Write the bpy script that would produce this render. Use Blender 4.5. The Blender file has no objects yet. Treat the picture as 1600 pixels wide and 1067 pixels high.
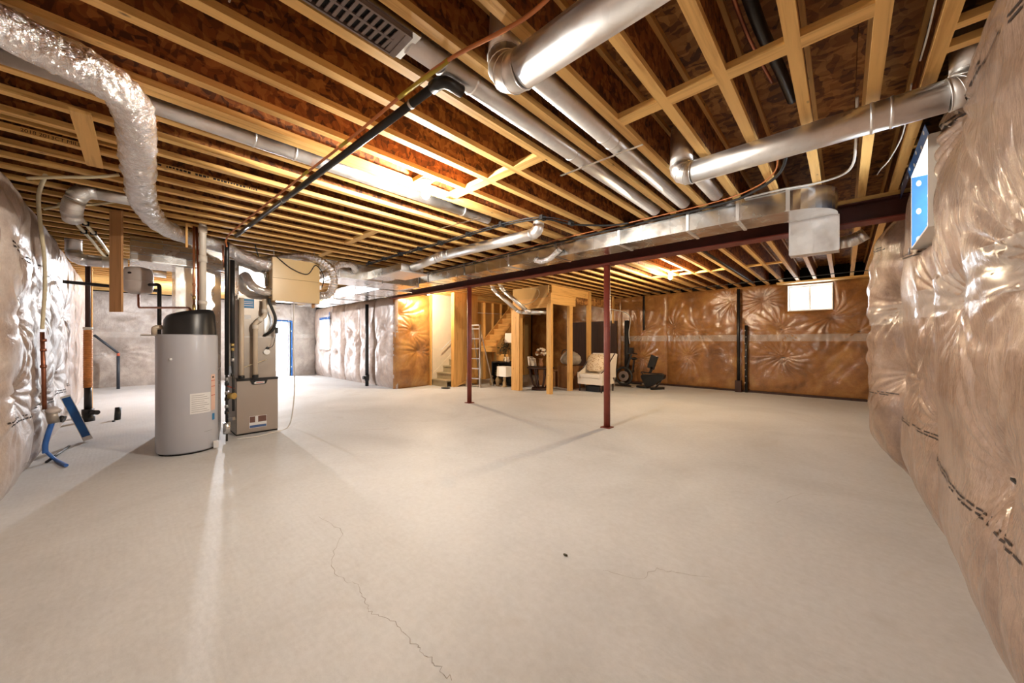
import bpy, math, random
import numpy as np
from mathutils import Vector, Matrix, noise
random.seed(7)
S = bpy.context.scene
COL = S.collection
PI = math.pi

# ------------------------------------------------------------------ camera
YAW = math.atan(518.6 / 558.0)
cd = bpy.data.cameras.new('camera')
cam = bpy.data.objects.new('camera', cd)
COL.objects.link(cam)
cd.sensor_width = 36.0
cd.lens = 558.0 / 1600.0 * 36.0
cd.clip_start = 0.02
cam.location = (0, 0, 1.3225)
cam.rotation_euler = (PI / 2, 0, YAW)
S.camera = cam

# ------------------------------------------------------------------ world, exposure
w = bpy.data.worlds.new('sky')
S.world = w
w.use_nodes = True
bg = w.node_tree.nodes['Background']
bg.inputs[0].default_value = (0.86, 0.93, 1.0, 1)
bg.inputs[1].default_value = 3.0
S.view_settings.view_transform = 'Standard'
S.view_settings.look = 'None'
S.view_settings.gamma = 1.0
S.view_settings.use_curve_mapping = False
S.view_settings.exposure = 0.80
S.cycles.use_denoising = True
S.cycles.max_bounces = 7
S.cycles.diffuse_bounces = 4
S.cycles.use_adaptive_sampling = True
S.cycles.adaptive_threshold = 0.02
S.cycles.glossy_bounces = 4
S.cycles.sample_clamp_indirect = 6.0
BULB_WARM = 2500.0
BULB_COOL = 5600.0

def area(name, loc, rot, sx, sy, power, col):
    l = bpy.data.lights.new(name, 'AREA')
    l.shape = 'RECTANGLE'; l.size = sx; l.size_y = sy
    l.energy = power; l.color = col
    o = bpy.data.objects.new(name, l); COL.objects.link(o)
    o.location = loc; o.rotation_euler = rot
    return o
# daylight falling in through the three windows and the patio door
DAY = (0.88, 0.94, 1.0)
area('daylight_window_right', (0.80, 3.75, 2.32), (0, PI / 2, 0), 0.58, 0.70, 14, DAY)
area('daylight_window_far', (-0.60, 11.42, 2.37), (-PI / 2, 0, 0), 0.78, 0.58, 9, DAY)
area('daylight_window_middle', (-14.25, 5.46, 1.6), (-PI / 2, 0, 0), 0.85, 1.05, 70, DAY)
area('daylight_door', (-15.85, 3.92, 1.05), (0, -PI / 2, 0), 2.0, 0.62, 110, DAY)

# ------------------------------------------------------------------ materials
MATS = {}
def hexc(s):
    s = s.lstrip('#')
    c = [int(s[i:i + 2], 16) / 255 for i in (0, 2, 4)]
    return tuple(x / 12.92 if x <= 0.04045 else ((x + 0.055) / 1.055) ** 2.4 for x in c)
def new_mat(name):
    m = bpy.data.materials.new(name); m.use_nodes = True
    nt = m.node_tree
    MATS[name] = m
    return m, nt, nt.nodes['Principled BSDF']
def coords(nt, scale=(1, 1, 1), jitter=True):
    tc = nt.nodes.new('ShaderNodeTexCoord')
    mp = nt.nodes.new('ShaderNodeMapping')
    mp.inputs['Scale'].default_value = scale
    if jitter:
        oi = nt.nodes.new('ShaderNodeObjectInfo')
        va = nt.nodes.new('ShaderNodeVectorMath'); va.operation = 'MULTIPLY_ADD'
        va.inputs[1].default_value = (0, 0, 0)
        cm = nt.nodes.new('ShaderNodeCombineXYZ')
        mu = nt.nodes.new('ShaderNodeMath'); mu.operation = 'MULTIPLY'; mu.inputs[1].default_value = 23.0
        nt.links.new(oi.outputs['Random'], mu.inputs[0])
        for i in range(3): nt.links.new(mu.outputs[0], cm.inputs[i])
        ad = nt.nodes.new('ShaderNodeVectorMath'); ad.operation = 'ADD'
        nt.links.new(tc.outputs['Object'], ad.inputs[0]); nt.links.new(cm.outputs[0], ad.inputs[1])
        nt.links.new(ad.outputs[0], mp.inputs['Vector'])
    else:
        nt.links.new(tc.outputs['Object'], mp.inputs['Vector'])
    return mp.outputs[0]
def noise_n(nt, vec, scale, detail=4, rough=0.55, dist=0.0):
    n = nt.nodes.new('ShaderNodeTexNoise')
    n.inputs['Scale'].default_value = scale; n.inputs['Detail'].default_value = detail
    n.inputs['Roughness'].default_value = rough; n.inputs['Distortion'].default_value = dist
    nt.links.new(vec, n.inputs['Vector'])
    return n.outputs[0]
def ramp(nt, fac, stops):
    r = nt.nodes.new('ShaderNodeValToRGB')
    e = r.color_ramp.elements
    while len(e) < len(stops): e.new(0.5)
    for el, (p, c) in zip(e, stops):
        el.position = p; el.color = (*c[:3], 1)
    nt.links.new(fac, r.inputs[0])
    return r.outputs[0]
def bump(nt, h, strength, dist=0.01, normal=None):
    b = nt.nodes.new('ShaderNodeBump')
    b.inputs['Strength'].default_value = strength; b.inputs['Distance'].default_value = dist
    nt.links.new(h, b.inputs['Height'])
    if normal is not None: nt.links.new(normal, b.inputs['Normal'])
    return b.outputs[0]
def mixc(nt, fac, a, b, mode='MIX'):
    m = nt.nodes.new('ShaderNodeMix'); m.data_type = 'RGBA'; m.blend_type = mode
    if isinstance(fac, (int, float)): m.inputs[0].default_value = fac
    else: nt.links.new(fac, m.inputs[0])
    for i, c in ((6, a), (7, b)):
        if isinstance(c, tuple): m.inputs[i].default_value = (*c[:3], 1)
        else: nt.links.new(c, m.inputs[i])
    return m.outputs[2]
def plain(name, col, rough=0.5, metal=0.0, var=0.12, vscale=8.0, stretch=(1, 1, 1), bmp=0.0, bscale=60.0, coat=0.0):
    m, nt, p = new_mat(name)
    v = coords(nt, stretch)
    n = noise_n(nt, v, vscale)
    c = ramp(nt, n, [(0.3, tuple(x * (1 - var) for x in col)), (0.7, tuple(min(1, x * (1 + var)) for x in col))])
    nt.links.new(c, p.inputs['Base Color'])
    p.inputs['Roughness'].default_value = rough; p.inputs['Metallic'].default_value = metal
    p.inputs['Coat Weight'].default_value = coat
    if bmp:
        nt.links.new(bump(nt, noise_n(nt, v, bscale), bmp), p.inputs['Normal'])
    return m
def wood(name, light, dark, axis, knots=True):
    m, nt, p = new_mat(name)
    st = [26, 26, 26]; st[axis] = 1.3
    v = coords(nt, tuple(st))
    g = noise_n(nt, v, 1.0, 5, 0.6, 0.4)
    c = ramp(nt, g, [(0.25, dark), (0.5, light), (0.8, tuple(min(1, x * 1.12) for x in light))])
    if knots:
        st2 = [9, 9, 9]; st2[axis] = 4.0
        v2 = coords(nt, tuple(st2))
        vo = nt.nodes.new('ShaderNodeTexVoronoi'); vo.inputs['Scale'].default_value = 1.0
        nt.links.new(v2, vo.inputs['Vector'])
        k = ramp(nt, vo.outputs['Distance'], [(0.03, (1, 1, 1)), (0.10, (0, 0, 0))])
        c = mixc(nt, k, c, tuple(x * 0.30 for x in dark))
    nt.links.new(c, p.inputs['Base Color'])
    p.inputs['Roughness'].default_value = 0.62
    nt.links.new(bump(nt, g, 0.12), p.inputs['Normal'])
    return m
PINE_L, PINE_D = hexc('E4B76E'), hexc('BC8744')
for i, a in enumerate('XYZ'):
    wood('pine' + a, PINE_L, PINE_D, i)
wood('studZ', hexc('DDAA62'), hexc('B07C3C'), 2)
wood('studX', hexc('DDAA62'), hexc('B07C3C'), 0)
wood('studY', hexc('DDAA62'), hexc('B07C3C'), 1)
wood('boardZ', hexc('B98A5C'), hexc('8E623A'), 2, False)
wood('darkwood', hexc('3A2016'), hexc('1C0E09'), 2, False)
def osb(name, cols, scale=22.0, st=(1, 1, 1)):
    m, nt, p = new_mat(name)
    v = coords(nt, st)
    dn = nt.nodes.new('ShaderNodeTexNoise'); dn.inputs['Scale'].default_value = 9
    nt.links.new(v, dn.inputs['Vector'])
    va = nt.nodes.new('ShaderNodeVectorMath'); va.operation = 'MULTIPLY_ADD'
    va.inputs[1].default_value = (0.10, 0.10, 0.10)
    nt.links.new(dn.outputs['Color'], va.inputs[0]); nt.links.new(v, va.inputs[2])
    outs = []
    for s, rs in ((scale * 1.5, (1, 0.30, 0.8)), (scale * 1.9, (0.35, 1, 0.5))):
        mp = nt.nodes.new('ShaderNodeMapping'); mp.inputs['Scale'].default_value = rs
        mp.inputs['Rotation'].default_value = (0.3, 0.5, 0.7 * s)
        nt.links.new(va.outputs[0], mp.inputs['Vector'])
        vo = nt.nodes.new('ShaderNodeTexVoronoi'); vo.inputs['Scale'].default_value = s
        nt.links.new(mp.outputs[0], vo.inputs['Vector'])
        sp = nt.nodes.new('ShaderNodeSeparateColor'); nt.links.new(vo.outputs['Color'], sp.inputs[0])
        outs.append(sp.outputs[0])
    mx = nt.nodes.new('ShaderNodeMath'); mx.operation = 'ADD'
    nt.links.new(outs[0], mx.inputs[0]); nt.links.new(outs[1], mx.inputs[1])
    hf = nt.nodes.new('ShaderNodeMath'); hf.operation = 'MULTIPLY'; hf.inputs[1].default_value = 0.5
    nt.links.new(mx.outputs[0], hf.inputs[0])
    c = ramp(nt, hf.outputs[0], [(0.15, cols[0]), (0.5, cols[1]), (0.85, cols[2])])
    nt.links.new(c, p.inputs['Base Color'])
    p.inputs['Roughness'].default_value = 0.7
    nt.links.new(bump(nt, hf.outputs[0], 0.25), p.inputs['Normal'])
    return m
osb('osb_web', (hexc('4A2812'), hexc('8A5022'), hexc('B0743A')))
osb('osb_floor', (hexc('5A3618'), hexc('9A6630'), hexc('C08C4C')), 14.0)

def concrete():
    m, nt, p = new_mat('concrete')
    v = coords(nt, (1, 1, 1), False)
    big = noise_n(nt, v, 0.55, 5, 0.6, 0.6)
    fine = noise_n(nt, v, 22, 6, 0.7)
    c1 = ramp(nt, big, [(0.3, hexc('C2C2C2')), (0.55, hexc('D0D1D2')), (0.8, hexc('DADCDE'))])
    c2 = ramp(nt, fine, [(0.3, (0.80, 0.79, 0.77)), (0.65, (1, 1, 1))])
    c = mixc(nt, 0.55, c1, c2, 'MULTIPLY')
    # trowel arcs
    wv = nt.nodes.new('ShaderNodeTexWave'); wv.wave_type = 'RINGS'; wv.inputs['Scale'].default_value = 9
    wv.inputs['Distortion'].default_value = 6; wv.inputs['Detail'].default_value = 3; wv.inputs['Detail Scale'].default_value = 1.2
    mp = nt.nodes.new('ShaderNodeMapping'); mp.inputs['Location'].default_value = (0.9, -3.4, 0)
    nt.links.new(v, mp.inputs['Vector']); nt.links.new(mp.outputs[0], wv.inputs['Vector'])
    # smudges
    sm = noise_n(nt, v, 1.7, 3, 0.5, 1.5)
    c = mixc(nt, ramp(nt, sm, [(0.62, (0, 0, 0)), (0.80, (0.30, 0.30, 0.30))]), c, hexc('AFA8A0'))
    nt.links.new(c, p.inputs['Base Color'])
    rr = ramp(nt, big, [(0.3, (0.72,) * 3), (0.7, (0.55,) * 3)])
    nt.links.new(rr, p.inputs['Roughness'])
    b1 = bump(nt, wv.outputs[0], 0.06, 0.004)
    b2 = bump(nt, noise_n(nt, v, 90, 4, 0.7), 0.25, 0.003, b1)
    nt.links.new(b2, p.inputs['Normal'])
    return m
concrete()

def insulation(name, c_dark, c_mid, c_light, coat_rough=0.16):
    m, nt, p = new_mat(name)
    v = coords(nt, (1, 1, 1), False)
    n1 = noise_n(nt, v, 1.8, 5, 0.6, 0.6)
    n2 = noise_n(nt, v, 40, 5, 0.7, 0.3)
    n3 = noise_n(nt, v, 9, 5, 0.65, 0.4)
    c1 = ramp(nt, n1, [(0.3, c_dark), (0.5, c_mid), (0.72, c_light)])
    c2 = ramp(nt, n2, [(0.3, (0.74, 0.72, 0.70)), (0.6, (1, 1, 1))])
    c3 = ramp(nt, n3, [(0.35, (0.72, 0.68, 0.66)), (0.6, (1, 1, 1))])
    c = mixc(nt, 0.6, c1, c2, 'MULTIPLY')
    c = mixc(nt, 0.45, c, c3, 'MULTIPLY')
    nt.links.new(c, p.inputs['Base Color'])
    p.inputs['Roughness'].default_value = 0.75
    p.inputs['Specular IOR Level'].default_value = 0.3
    p.inputs['Coat Weight'].default_value = 1.0
    p.inputs['Coat Roughness'].default_value = coat_rough
    p.inputs['Coat IOR'].default_value = 1.65
    mp = nt.nodes.new('ShaderNodeMapping'); mp.inputs['Rotation'].default_value = (0.5, 0.6, 0.5)
    mp.inputs['Scale'].default_value = (1.5, 18.0, 3.0)
    nt.links.new(v, mp.inputs['Vector'])
    wr = noise_n(nt, mp.outputs[0], 1.0, 5, 0.6, 2.2)
    wr2 = noise_n(nt, v, 12, 4, 0.6, 2.5)
    b = bump(nt, wr, 0.45, 0.03)
    b = bump(nt, wr2, 0.16, 0.02, b)
    nt.links.new(b, p.inputs['Coat Normal'])
    nt.links.new(bump(nt, n2, 0.4, 0.01), p.inputs['Normal'])
    return m
insulation('insul_right', hexc('806655'), hexc('9E8370'), hexc('B79E8C'))
insulation('insul_far', hexc('744A22'), hexc('9C6832'), hexc('BA884A'))
insulation('insul_left', hexc('8C7466'), hexc('B5A398'), hexc('D2C7BF'), 0.30)  # base colour lightened to carry the white glare off the plastic film
insulation('insul_grey', hexc('857A72'), hexc('A89E96'), hexc('C8C0B8'), 0.30)
insulation('insul_gold', hexc('7A4C22'), hexc('A87438'), hexc('C4934F'))
def film(name, col, alpha):
    m, nt, p = new_mat(name)
    p.inputs['Base Color'].default_value = (*col, 1); p.inputs['Roughness'].default_value = 0.2
    p.inputs['Alpha'].default_value = alpha; p.inputs['Coat Weight'].default_value = 0.6
    return m
film('tape_film', hexc('E8E0D8'), 0.32)
def galv(name, col, rough, var=0.12, bs=0.1):
    m, nt, p = new_mat(name)
    v = coords(nt)
    vo = nt.nodes.new('ShaderNodeTexVoronoi'); vo.inputs['Scale'].default_value = 30
    nt.links.new(v, vo.inputs['Vector'])
    sp = nt.nodes.new('ShaderNodeSeparateColor'); nt.links.new(vo.outputs['Color'], sp.inputs[0])
    c = ramp(nt, sp.outputs[0], [(0, tuple(x * (1 - var) for x in col)), (1, tuple(min(1, x * (1 + var)) for x in col))])
    nt.links.new(c, p.inputs['Base Color'])
    p.inputs['Metallic'].default_value = 1.0
    n = noise_n(nt, v, 5, 3)
    r = ramp(nt, n, [(0.3, (rough * 0.8,) * 3), (0.7, (rough * 1.25,) * 3)])
    nt.links.new(r, p.inputs['Roughness'])
    nt.links.new(bump(nt, n, bs, 0.05), p.inputs['Normal'])
    return m
galv('galv', (0.78, 0.78, 0.77), 0.24, 0.05, 0.05)
galv('galv_pipe', (0.88, 0.88, 0.88), 0.40, 0.03, 0.03)
galv('galv_dark', (0.52, 0.52, 0.52), 0.34)
def foil():
    m, nt, p = new_mat('foil')
    v = coords(nt)
    p.inputs['Base Color'].default_value = (0.90, 0.89, 0.90, 1); p.inputs['Metallic'].default_value = 1.0
    p.inputs['Roughness'].default_value = 0.18
    n = noise_n(nt, v, 22, 5, 0.65, 1.8)
    n2 = noise_n(nt, v, 70, 3, 0.6, 1.0)
    b = bump(nt, n, 0.9, 0.02)
    nt.links.new(bump(nt, n2, 0.5, 0.008, b), p.inputs['Normal'])
foil()
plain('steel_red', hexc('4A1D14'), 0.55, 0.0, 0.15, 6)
plain('column_red', hexc('7A3427'), 0.5, 0.0, 0.15, 9)
plain('black_abs', (0.012, 0.012, 0.013), 0.35, 0, 0.2)
plain('black_matte', (0.010, 0.009, 0.009), 0.7, 0, 0.2)
plain('rubber', (0.02, 0.02, 0.02), 0.6)
plain('pvc', hexc('DCD3C6'), 0.35, 0, 0.04)
plain('pvc_warm', hexc('CDBCA6'), 0.35, 0, 0.04)
plain('white_vinyl', hexc('F0F0EE'), 0.35, 0, 0.02)
plain('white_paint', hexc('EEEAE2'), 0.6, 0, 0.02)
plain('cream_drywall', hexc('EADFC8'), 0.8, 0, 0.03)
plain('drywall_back', hexc('C9A56C'), 0.85, 0, 0.08, 3)
plain('copper', (0.80, 0.38, 0.20), 0.3, 1.0, 0.12)
plain('copper_dull', (0.42, 0.17, 0.10), 0.42, 1.0, 0.2)
plain('pex_orange', hexc('C87A44'), 0.4)
plain('gas_yellow', hexc('B9A22E'), 0.45)
plain('brass', (0.70, 0.50, 0.18), 0.32, 1.0)
plain('tank_grey', hexc('B4B6BE'), 0.38, 0.0, 0.03, 2, coat=0.3)
plain('label_white', hexc('DEDEDE'), 0.5, 0, 0.03)
plain('label_ink', hexc('777777'), 0.6)
plain('crack_grey', hexc('8E877F'), 0.9)
plain('label_pink', hexc('D9B7A5'), 0.5, 0, 0.05)
plain('label_red', hexc('B4553C'), 0.5)
plain('label_brown', hexc('6B4A40'), 0.5)
plain('label_blue', hexc('3F5F96'), 0.5)
plain('energy_blue', hexc('2A76A8'), 0.5)
plain('furnace_grey', hexc('A79C92'), 0.42, 0.35, 0.04, 2)
plain('coil_grey', hexc('A59C92'), 0.4, 0.45, 0.08, 4)
plain('beige_enamel', hexc('C7A872'), 0.28, 0, 0.03, 3)
plain('cream_tank', hexc('CFC3BC'), 0.35, 0, 0.04)
plain('tape_blue', hexc('1F5FA6'), 0.35, 0, 0.18, 9)
plain('tape_navy', hexc('16294A'), 0.35, 0, 0.25, 14)
plain('hose_blue', hexc('3B72C4'), 0.4)
plain('orange_pipe', hexc('B5702E'), 0.5, 0, 0.2, 20)
plain('cable_cream', hexc('D8CBA8'), 0.5)
plain('cable_white', hexc('D8D4CE'), 0.45)
plain('handrail', hexc('2C333C'), 0.45)
plain('ink', hexc('2A1D18'), 0.7)
plain('aluminium', (0.72, 0.72, 0.72), 0.35, 1.0)
plain('upholstery', hexc('E4DACB'), 0.85, 0, 0.05, 40, bmp=0.2, bscale=300)
plain('leaf', hexc('3E3A22'), 0.6, 0, 0.3)
plain('leaf_pale', hexc('8E7C4C'), 0.6, 0, 0.3)
plain('ceramic', hexc('B59A70'), 0.35, 0, 0.25, 14)
plain('flower_white', hexc('EADBC4'), 0.6, 0, 0.1)
plain('flower_bronze', hexc('9A6A44'), 0.5, 0, 0.3, 20)
plain('shade_white', hexc('F3EEE2'), 0.8, 0, 0.02)
plain('bag_grey', hexc('A69A8A'), 0.7, 0, 0.2, 9)
plain('carton', hexc('8A5E36'), 0.8, 0, 0.15)
plain('tread', hexc('A89A7C'), 0.7, 0, 0.1)
plain('register_taupe', hexc('7A6A64'), 0.4, 0.2, 0.06)
plain('wallslab', hexc('1D1813'), 0.9, 0, 0.3)
def cushion_mat():
    m, nt, p = new_mat('cushion')
    v = coords(nt)
    vo = nt.nodes.new('ShaderNodeTexVoronoi'); vo.inputs['Scale'].default_value = 28
    nt.links.new(v, vo.inputs['Vector'])
    c = ramp(nt, vo.outputs['Distance'], [(0.25, hexc('B08A5E')), (0.45, hexc('E6D3B4'))])
    nt.links.new(c, p.inputs['Base Color']); p.inputs['Roughness'].default_value = 0.8
cushion_mat()
def emit(name, col, strength):
    m, nt, p = new_mat(name)
    p.inputs['Base Color'].default_value = (1, 1, 1, 1)
    p.inputs['Emission Color'].default_value = (*col, 1); p.inputs['Emission Strength'].default_value = strength
emit('bulb_warm', (1.0, 0.91, 0.79), BULB_WARM)
emit('bulb_amber', (1.0, 0.80, 0.54), BULB_WARM * .9)
emit('bulb_cool', (0.97, 0.97, 1.0), BULB_COOL)
def pane_mat():
    m, nt, p = new_mat('pane')
    tr = nt.nodes.new('ShaderNodeBsdfTransparent'); gl = nt.nodes.new('ShaderNodeBsdfGlossy')
    gl.inputs['Roughness'].default_value = 0.03
    mx = nt.nodes.new('ShaderNodeMixShader'); mx.inputs[0].default_value = 0.07
    nt.links.new(tr.outputs[0], mx.inputs[1]); nt.links.new(gl.outputs[0], mx.inputs[2])
    nt.links.new(mx.outputs[0], nt.nodes['Material Output'].inputs['Surface'])
pane_mat()

# ------------------------------------------------------------------ mesh helpers
class MB:
    def __init__(s): s.v = []; s.f = []; s.s = []
    def add(s, vs, fs, smooth=False):
        b = len(s.v); s.v += [tuple(x) for x in vs]
        for f in fs: s.f.append(tuple(b + i for i in f)); s.s.append(smooth)
        return s
    def box(s, x0, y0, z0, x1, y1, z1):
        x0, x1 = sorted((x0, x1)); y0, y1 = sorted((y0, y1)); z0, z1 = sorted((z0, z1))
        return s.add([(x0, y0, z0), (x1, y0, z0), (x1, y1, z0), (x0, y1, z0), (x0, y0, z1), (x1, y0, z1), (x1, y1, z1), (x0, y1, z1)],
                     [(0, 3, 2, 1), (4, 5, 6, 7), (0, 1, 5, 4), (1, 2, 6, 5), (2, 3, 7, 6), (3, 0, 4, 7)])
    def beam(s, p, q, wd, ht, up=(0, 0, 1)):
        p, q = Vector(p), Vector(q); d = (q - p).normalized(); u = Vector(up)
        a = d.cross(u)
        if a.length < 1e-4: a = d.cross(Vector((0, 1, 0)))
        a.normalize(); b = a.cross(d).normalized()
        a *= wd / 2; b *= ht / 2
        return s.add([p - a - b, p + a - b, p + a + b, p - a + b, q - a - b, q + a - b, q + a + b, q - a + b],
                     [(0, 3, 2, 1), (4, 5, 6, 7), (0, 1, 5, 4), (1, 2, 6, 5), (2, 3, 7, 6), (3, 0, 4, 7)])
    def tube(s, pts, r, n=14, caps=True, smooth=True):
        P = [Vector(p) for p in pts]
        R = r if isinstance(r, (list, tuple)) else [r] * len(P)
        T = []
        for i in range(len(P)):
            a = P[max(i - 1, 0)]; b = P[min(i + 1, len(P) - 1)]
            T.append((b - a).normalized())
        ref = Vector((0, 0, 1)) if abs(T[0].z) < 0.9 else Vector((1, 0, 0))
        nrm = (ref - T[0] * ref.dot(T[0])).normalized()
        b0 = len(s.v); vs = []
        for i, p in enumerate(P):
            nrm = (nrm - T[i] * nrm.dot(T[i])).normalized()
            bn = T[i].cross(nrm)
            for k in range(n):
                t = 2 * PI * k / n
                vs.append(p + (nrm * math.cos(t) + bn * math.sin(t)) * R[i])
        fs = []
        for i in range(len(P) - 1):
            for k in range(n):
                fs.append((i * n + k, i * n + (k + 1) % n, (i + 1) * n + (k + 1) % n, (i + 1) * n + k))
        s.add(vs, fs, smooth)
        if caps:
            L = len(P) - 1
            s.f.append(tuple(b0 + k for k in reversed(range(n)))); s.s.append(False)
            s.f.append(tuple(b0 + L * n + k for k in range(n))); s.s.append(False)
        return s
    def lathe(s, prof, o=(0, 0, 0), n=28, smooth=True):
        vs = []
        for r, z in prof:
            for k in range(n):
                t = 2 * PI * k / n
                vs.append((o[0] + r * math.cos(t), o[1] + r * math.sin(t), o[2] + z))
        fs = []
        for i in range(len(prof) - 1):
            for k in range(n):
                fs.append((i * n + k, i * n + (k + 1) % n, (i + 1) * n + (k + 1) % n, (i + 1) * n + k))
        return s.add(vs, fs, smooth)
    def prism(s, outline, z0, z1):
        n = len(outline)
        vs = [(x, y, z0) for x, y in outline] + [(x, y, z1) for x, y in outline]
        fs = [tuple(reversed(range(n))), tuple(range(n, 2 * n))]
        fs += [(i, (i + 1) % n, n + (i + 1) % n, n + i) for i in range(n)]
        return s.add(vs, fs)
    def prismx(s, outline, x0, x1):   # outline in (y, z)
        n = len(outline)
        vs = [(x0, y, z) for y, z in outline] + [(x1, y, z) for y, z in outline]
        fs = [tuple(range(n)), tuple(reversed(range(n, 2 * n)))]
        fs += [(i, n + i, n + (i + 1) % n, (i + 1) % n) for i in range(n)]
        return s.add(vs, fs)
    def prismy(s, outline, y0, y1):   # outline in (x, z)
        n = len(outline)
        vs = [(x, y0, z) for x, z in outline] + [(x, y1, z) for x, z in outline]
        fs = [tuple(reversed(range(n))), tuple(range(n, 2 * n))]
        fs += [(i, (i + 1) % n, n + (i + 1) % n, n + i) for i in range(n)]
        return s.add(vs, fs)
    def ball(s, c, r, sq=(1, 1, 1), n=12, m=8):
        vs = []; fs = []
        for i in range(m + 1):
            ph = -PI / 2 + PI * i / m
            for k in range(n):
                t = 2 * PI * k / n
                vs.append((c[0] + r * sq[0] * math.cos(ph) * math.cos(t), c[1] + r * sq[1] * math.cos(ph) * math.sin(t), c[2] + r * sq[2] * math.sin(ph)))
        for i in range(m):
            for k in range(n):
                fs.append((i * n + k, i * n + (k + 1) % n, (i + 1) * n + (k + 1) % n, (i + 1) * n + k))
        return s.add(vs, fs, True)
    def build(s, name, mat, parent=None):
        me = bpy.data.meshes.new(name)
        me.from_pydata(s.v, [], s.f)
        me.polygons.foreach_set('use_smooth', s.s)
        me.materials.append(MATS[mat])
        me.update()
        return link(name, me, parent)
def link(name, me, parent=None):
    o = bpy.data.objects.new(name, me)
    COL.objects.link(o)
    if parent is not None: adopt(o, parent)
    return o
def wloc(o):
    l = Vector(o.location)
    return l
def adopt(o, parent):
    # children keep world coordinates: undo the parent's own translation
    o.parent = parent
    t = Vector((0, 0, 0)); q = parent
    while q is not None:
        t += Vector(q.location) if q.get('_off') else Vector((0, 0, 0)); q = q.parent
    if parent.get('_off'): o.matrix_parent_inverse = Matrix.Translation(-Vector(parent.location))
def tag(o, label=None, cat=None, group=None, kind=None):
    if label: o['label'] = label
    if cat: o['category'] = cat
    if group: o['group'] = group
    if kind: o['kind'] = kind
    return o
def thing(name, loc, label, cat, group=None):
    o = bpy.data.objects.new(name, None); COL.objects.link(o)
    o.location = loc; o.empty_display_size = 0.1
    o['_off'] = 1
    return tag(o, label, cat, group)
def struct(o): o['kind'] = 'structure'; return o
def one(name, mb, mat, label, cat, group=None): return tag(mb.build(name, mat), label, cat, group)
def smooth_path(pts, n=8):
    P = [Vector(p) for p in pts]; out = []
    for i in range(len(P) - 1):
        p0 = P[max(i - 1, 0)]; p1 = P[i]; p2 = P[i + 1]; p3 = P[min(i + 2, len(P) - 1)]
        for k in range(n):
            t = k / n
            out.append(0.5 * ((2 * p1) + (p2 - p0) * t + (2 * p0 - 5 * p1 + 4 * p2 - p3) * t * t + (3 * p1 - p0 - 3 * p2 + p3) * t ** 3))
    out.append(P[-1])
    return out
def bend(pts, rad, n=5):
    P = [Vector(p) for p in pts]; out = [P[0]]
    for i in range(1, len(P) - 1):
        a = (P[i - 1] - P[i]).normalized(); b = (P[i + 1] - P[i]).normalized()
        r = min(rad, (P[i - 1] - P[i]).length * 0.49, (P[i + 1] - P[i]).length * 0.49)
        p0 = P[i] + a * r; p1 = P[i] + b * r
        for k in range(n + 1):
            t = k / n
            out.append((1 - t) ** 2 * p0 + 2 * t * (1 - t) * P[i] + t * t * p1)
    out.append(P[-1])
    return out
def ring(mb, c, axis, r, wd=0.012, n=18):
    c = Vector(c); a = Vector(axis).normalized()
    mb.tube([c - a * wd / 2, c - a * wd / 4, c + a * wd / 4, c + a * wd / 2], [r * 0.99, r * 1.05, r * 1.05, r * 0.99], n)

ZJ = 2.75       # underside of the joists
ZD = 3.105      # underside of the deck
# ------------------------------------------------------------------ floor
fb = MB().box(-15.9, -1.1, -0.12, 1.0, 11.6, 0.0)
floor = struct(fb.build('floor', 'concrete'))
def crack(pts):
    mb = MB(); P = []
    for a, b in zip(pts[:-1], pts[1:]):
        for k in range(7):
            t = k / 7
            P.append((a[0] + (b[0] - a[0]) * t + random.uniform(-.012, .012), a[1] + (b[1] - a[1]) * t + random.uniform(-.012, .012)))
    P.append(pts[-1])
    for (x0, y0), (x1, y1) in zip(P[:-1], P[1:]):
        wd = random.uniform(0.0005, 0.0014)
        d = Vector((x1 - x0, y1 - y0)).normalized(); nx, ny = -d.y * wd, d.x * wd
        mb.add([(x0 - nx, y0 - ny, .0006), (x1 - nx, y1 - ny, .0006), (x1 + nx, y1 + ny, .0006), (x0 + nx, y0 + ny, .0006)], [(0, 1, 2, 3)])
    return mb.build('hairline_crack', 'crack_grey', floor)
crack([(-2.9, 0.99), (-2.56, 1.02), (-2.27, 0.84), (-2.1, 0.8), (-1.93, 0.85), (-1.76, 0.81), (-1.67, 0.81), (-1.53, 0.86), (-1.41, 0.85), (-1.3, 0.86), (-1.22, 0.86), (-1.12, 0.86)])
crack([(-1.03, 1.87), (-0.83, 1.94), (-0.8, 2.1), (-0.69, 2.14), (-0.55, 2.22)])
crack([(-0.4, 3.63), (-0.28, 4.0), (-0.11, 4.07)])

# ------------------------------------------------------------------ ceiling: deck panels, I-joists, blocking
cb = MB().box(-15.9, -1.1, ZD + 0.020, 1.0, 11.6, ZD + 0.06)
ceiling = struct(cb.build('ceiling', 'osb_floor'))
pm = {}
row = 0; y = -1.0
while y < 11.4:
    x = -15.8 - (1.22 if row % 2 else 0)
    while x < 0.9:
        x0, x1 = max(x, -15.8), min(x + 2.44, 0.9)
        if x1 - x0 > 0.05:
            key = round(x1 - x0, 3)
            if key not in pm:
                me = MB().box(0.0015, 0.0015, 0, x1 - x0 - 0.0015, 1.2165, 0.0198).build('subfloor_panel', 'osb_floor')
                pm[key] = me.data; o = me
                o.parent = ceiling
            else:
                o = link('subfloor_panel', pm[key]); o.parent = ceiling
            o.location = (x0, y, ZD)
        x += 2.44
    y += 1.22; row += 1

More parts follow.
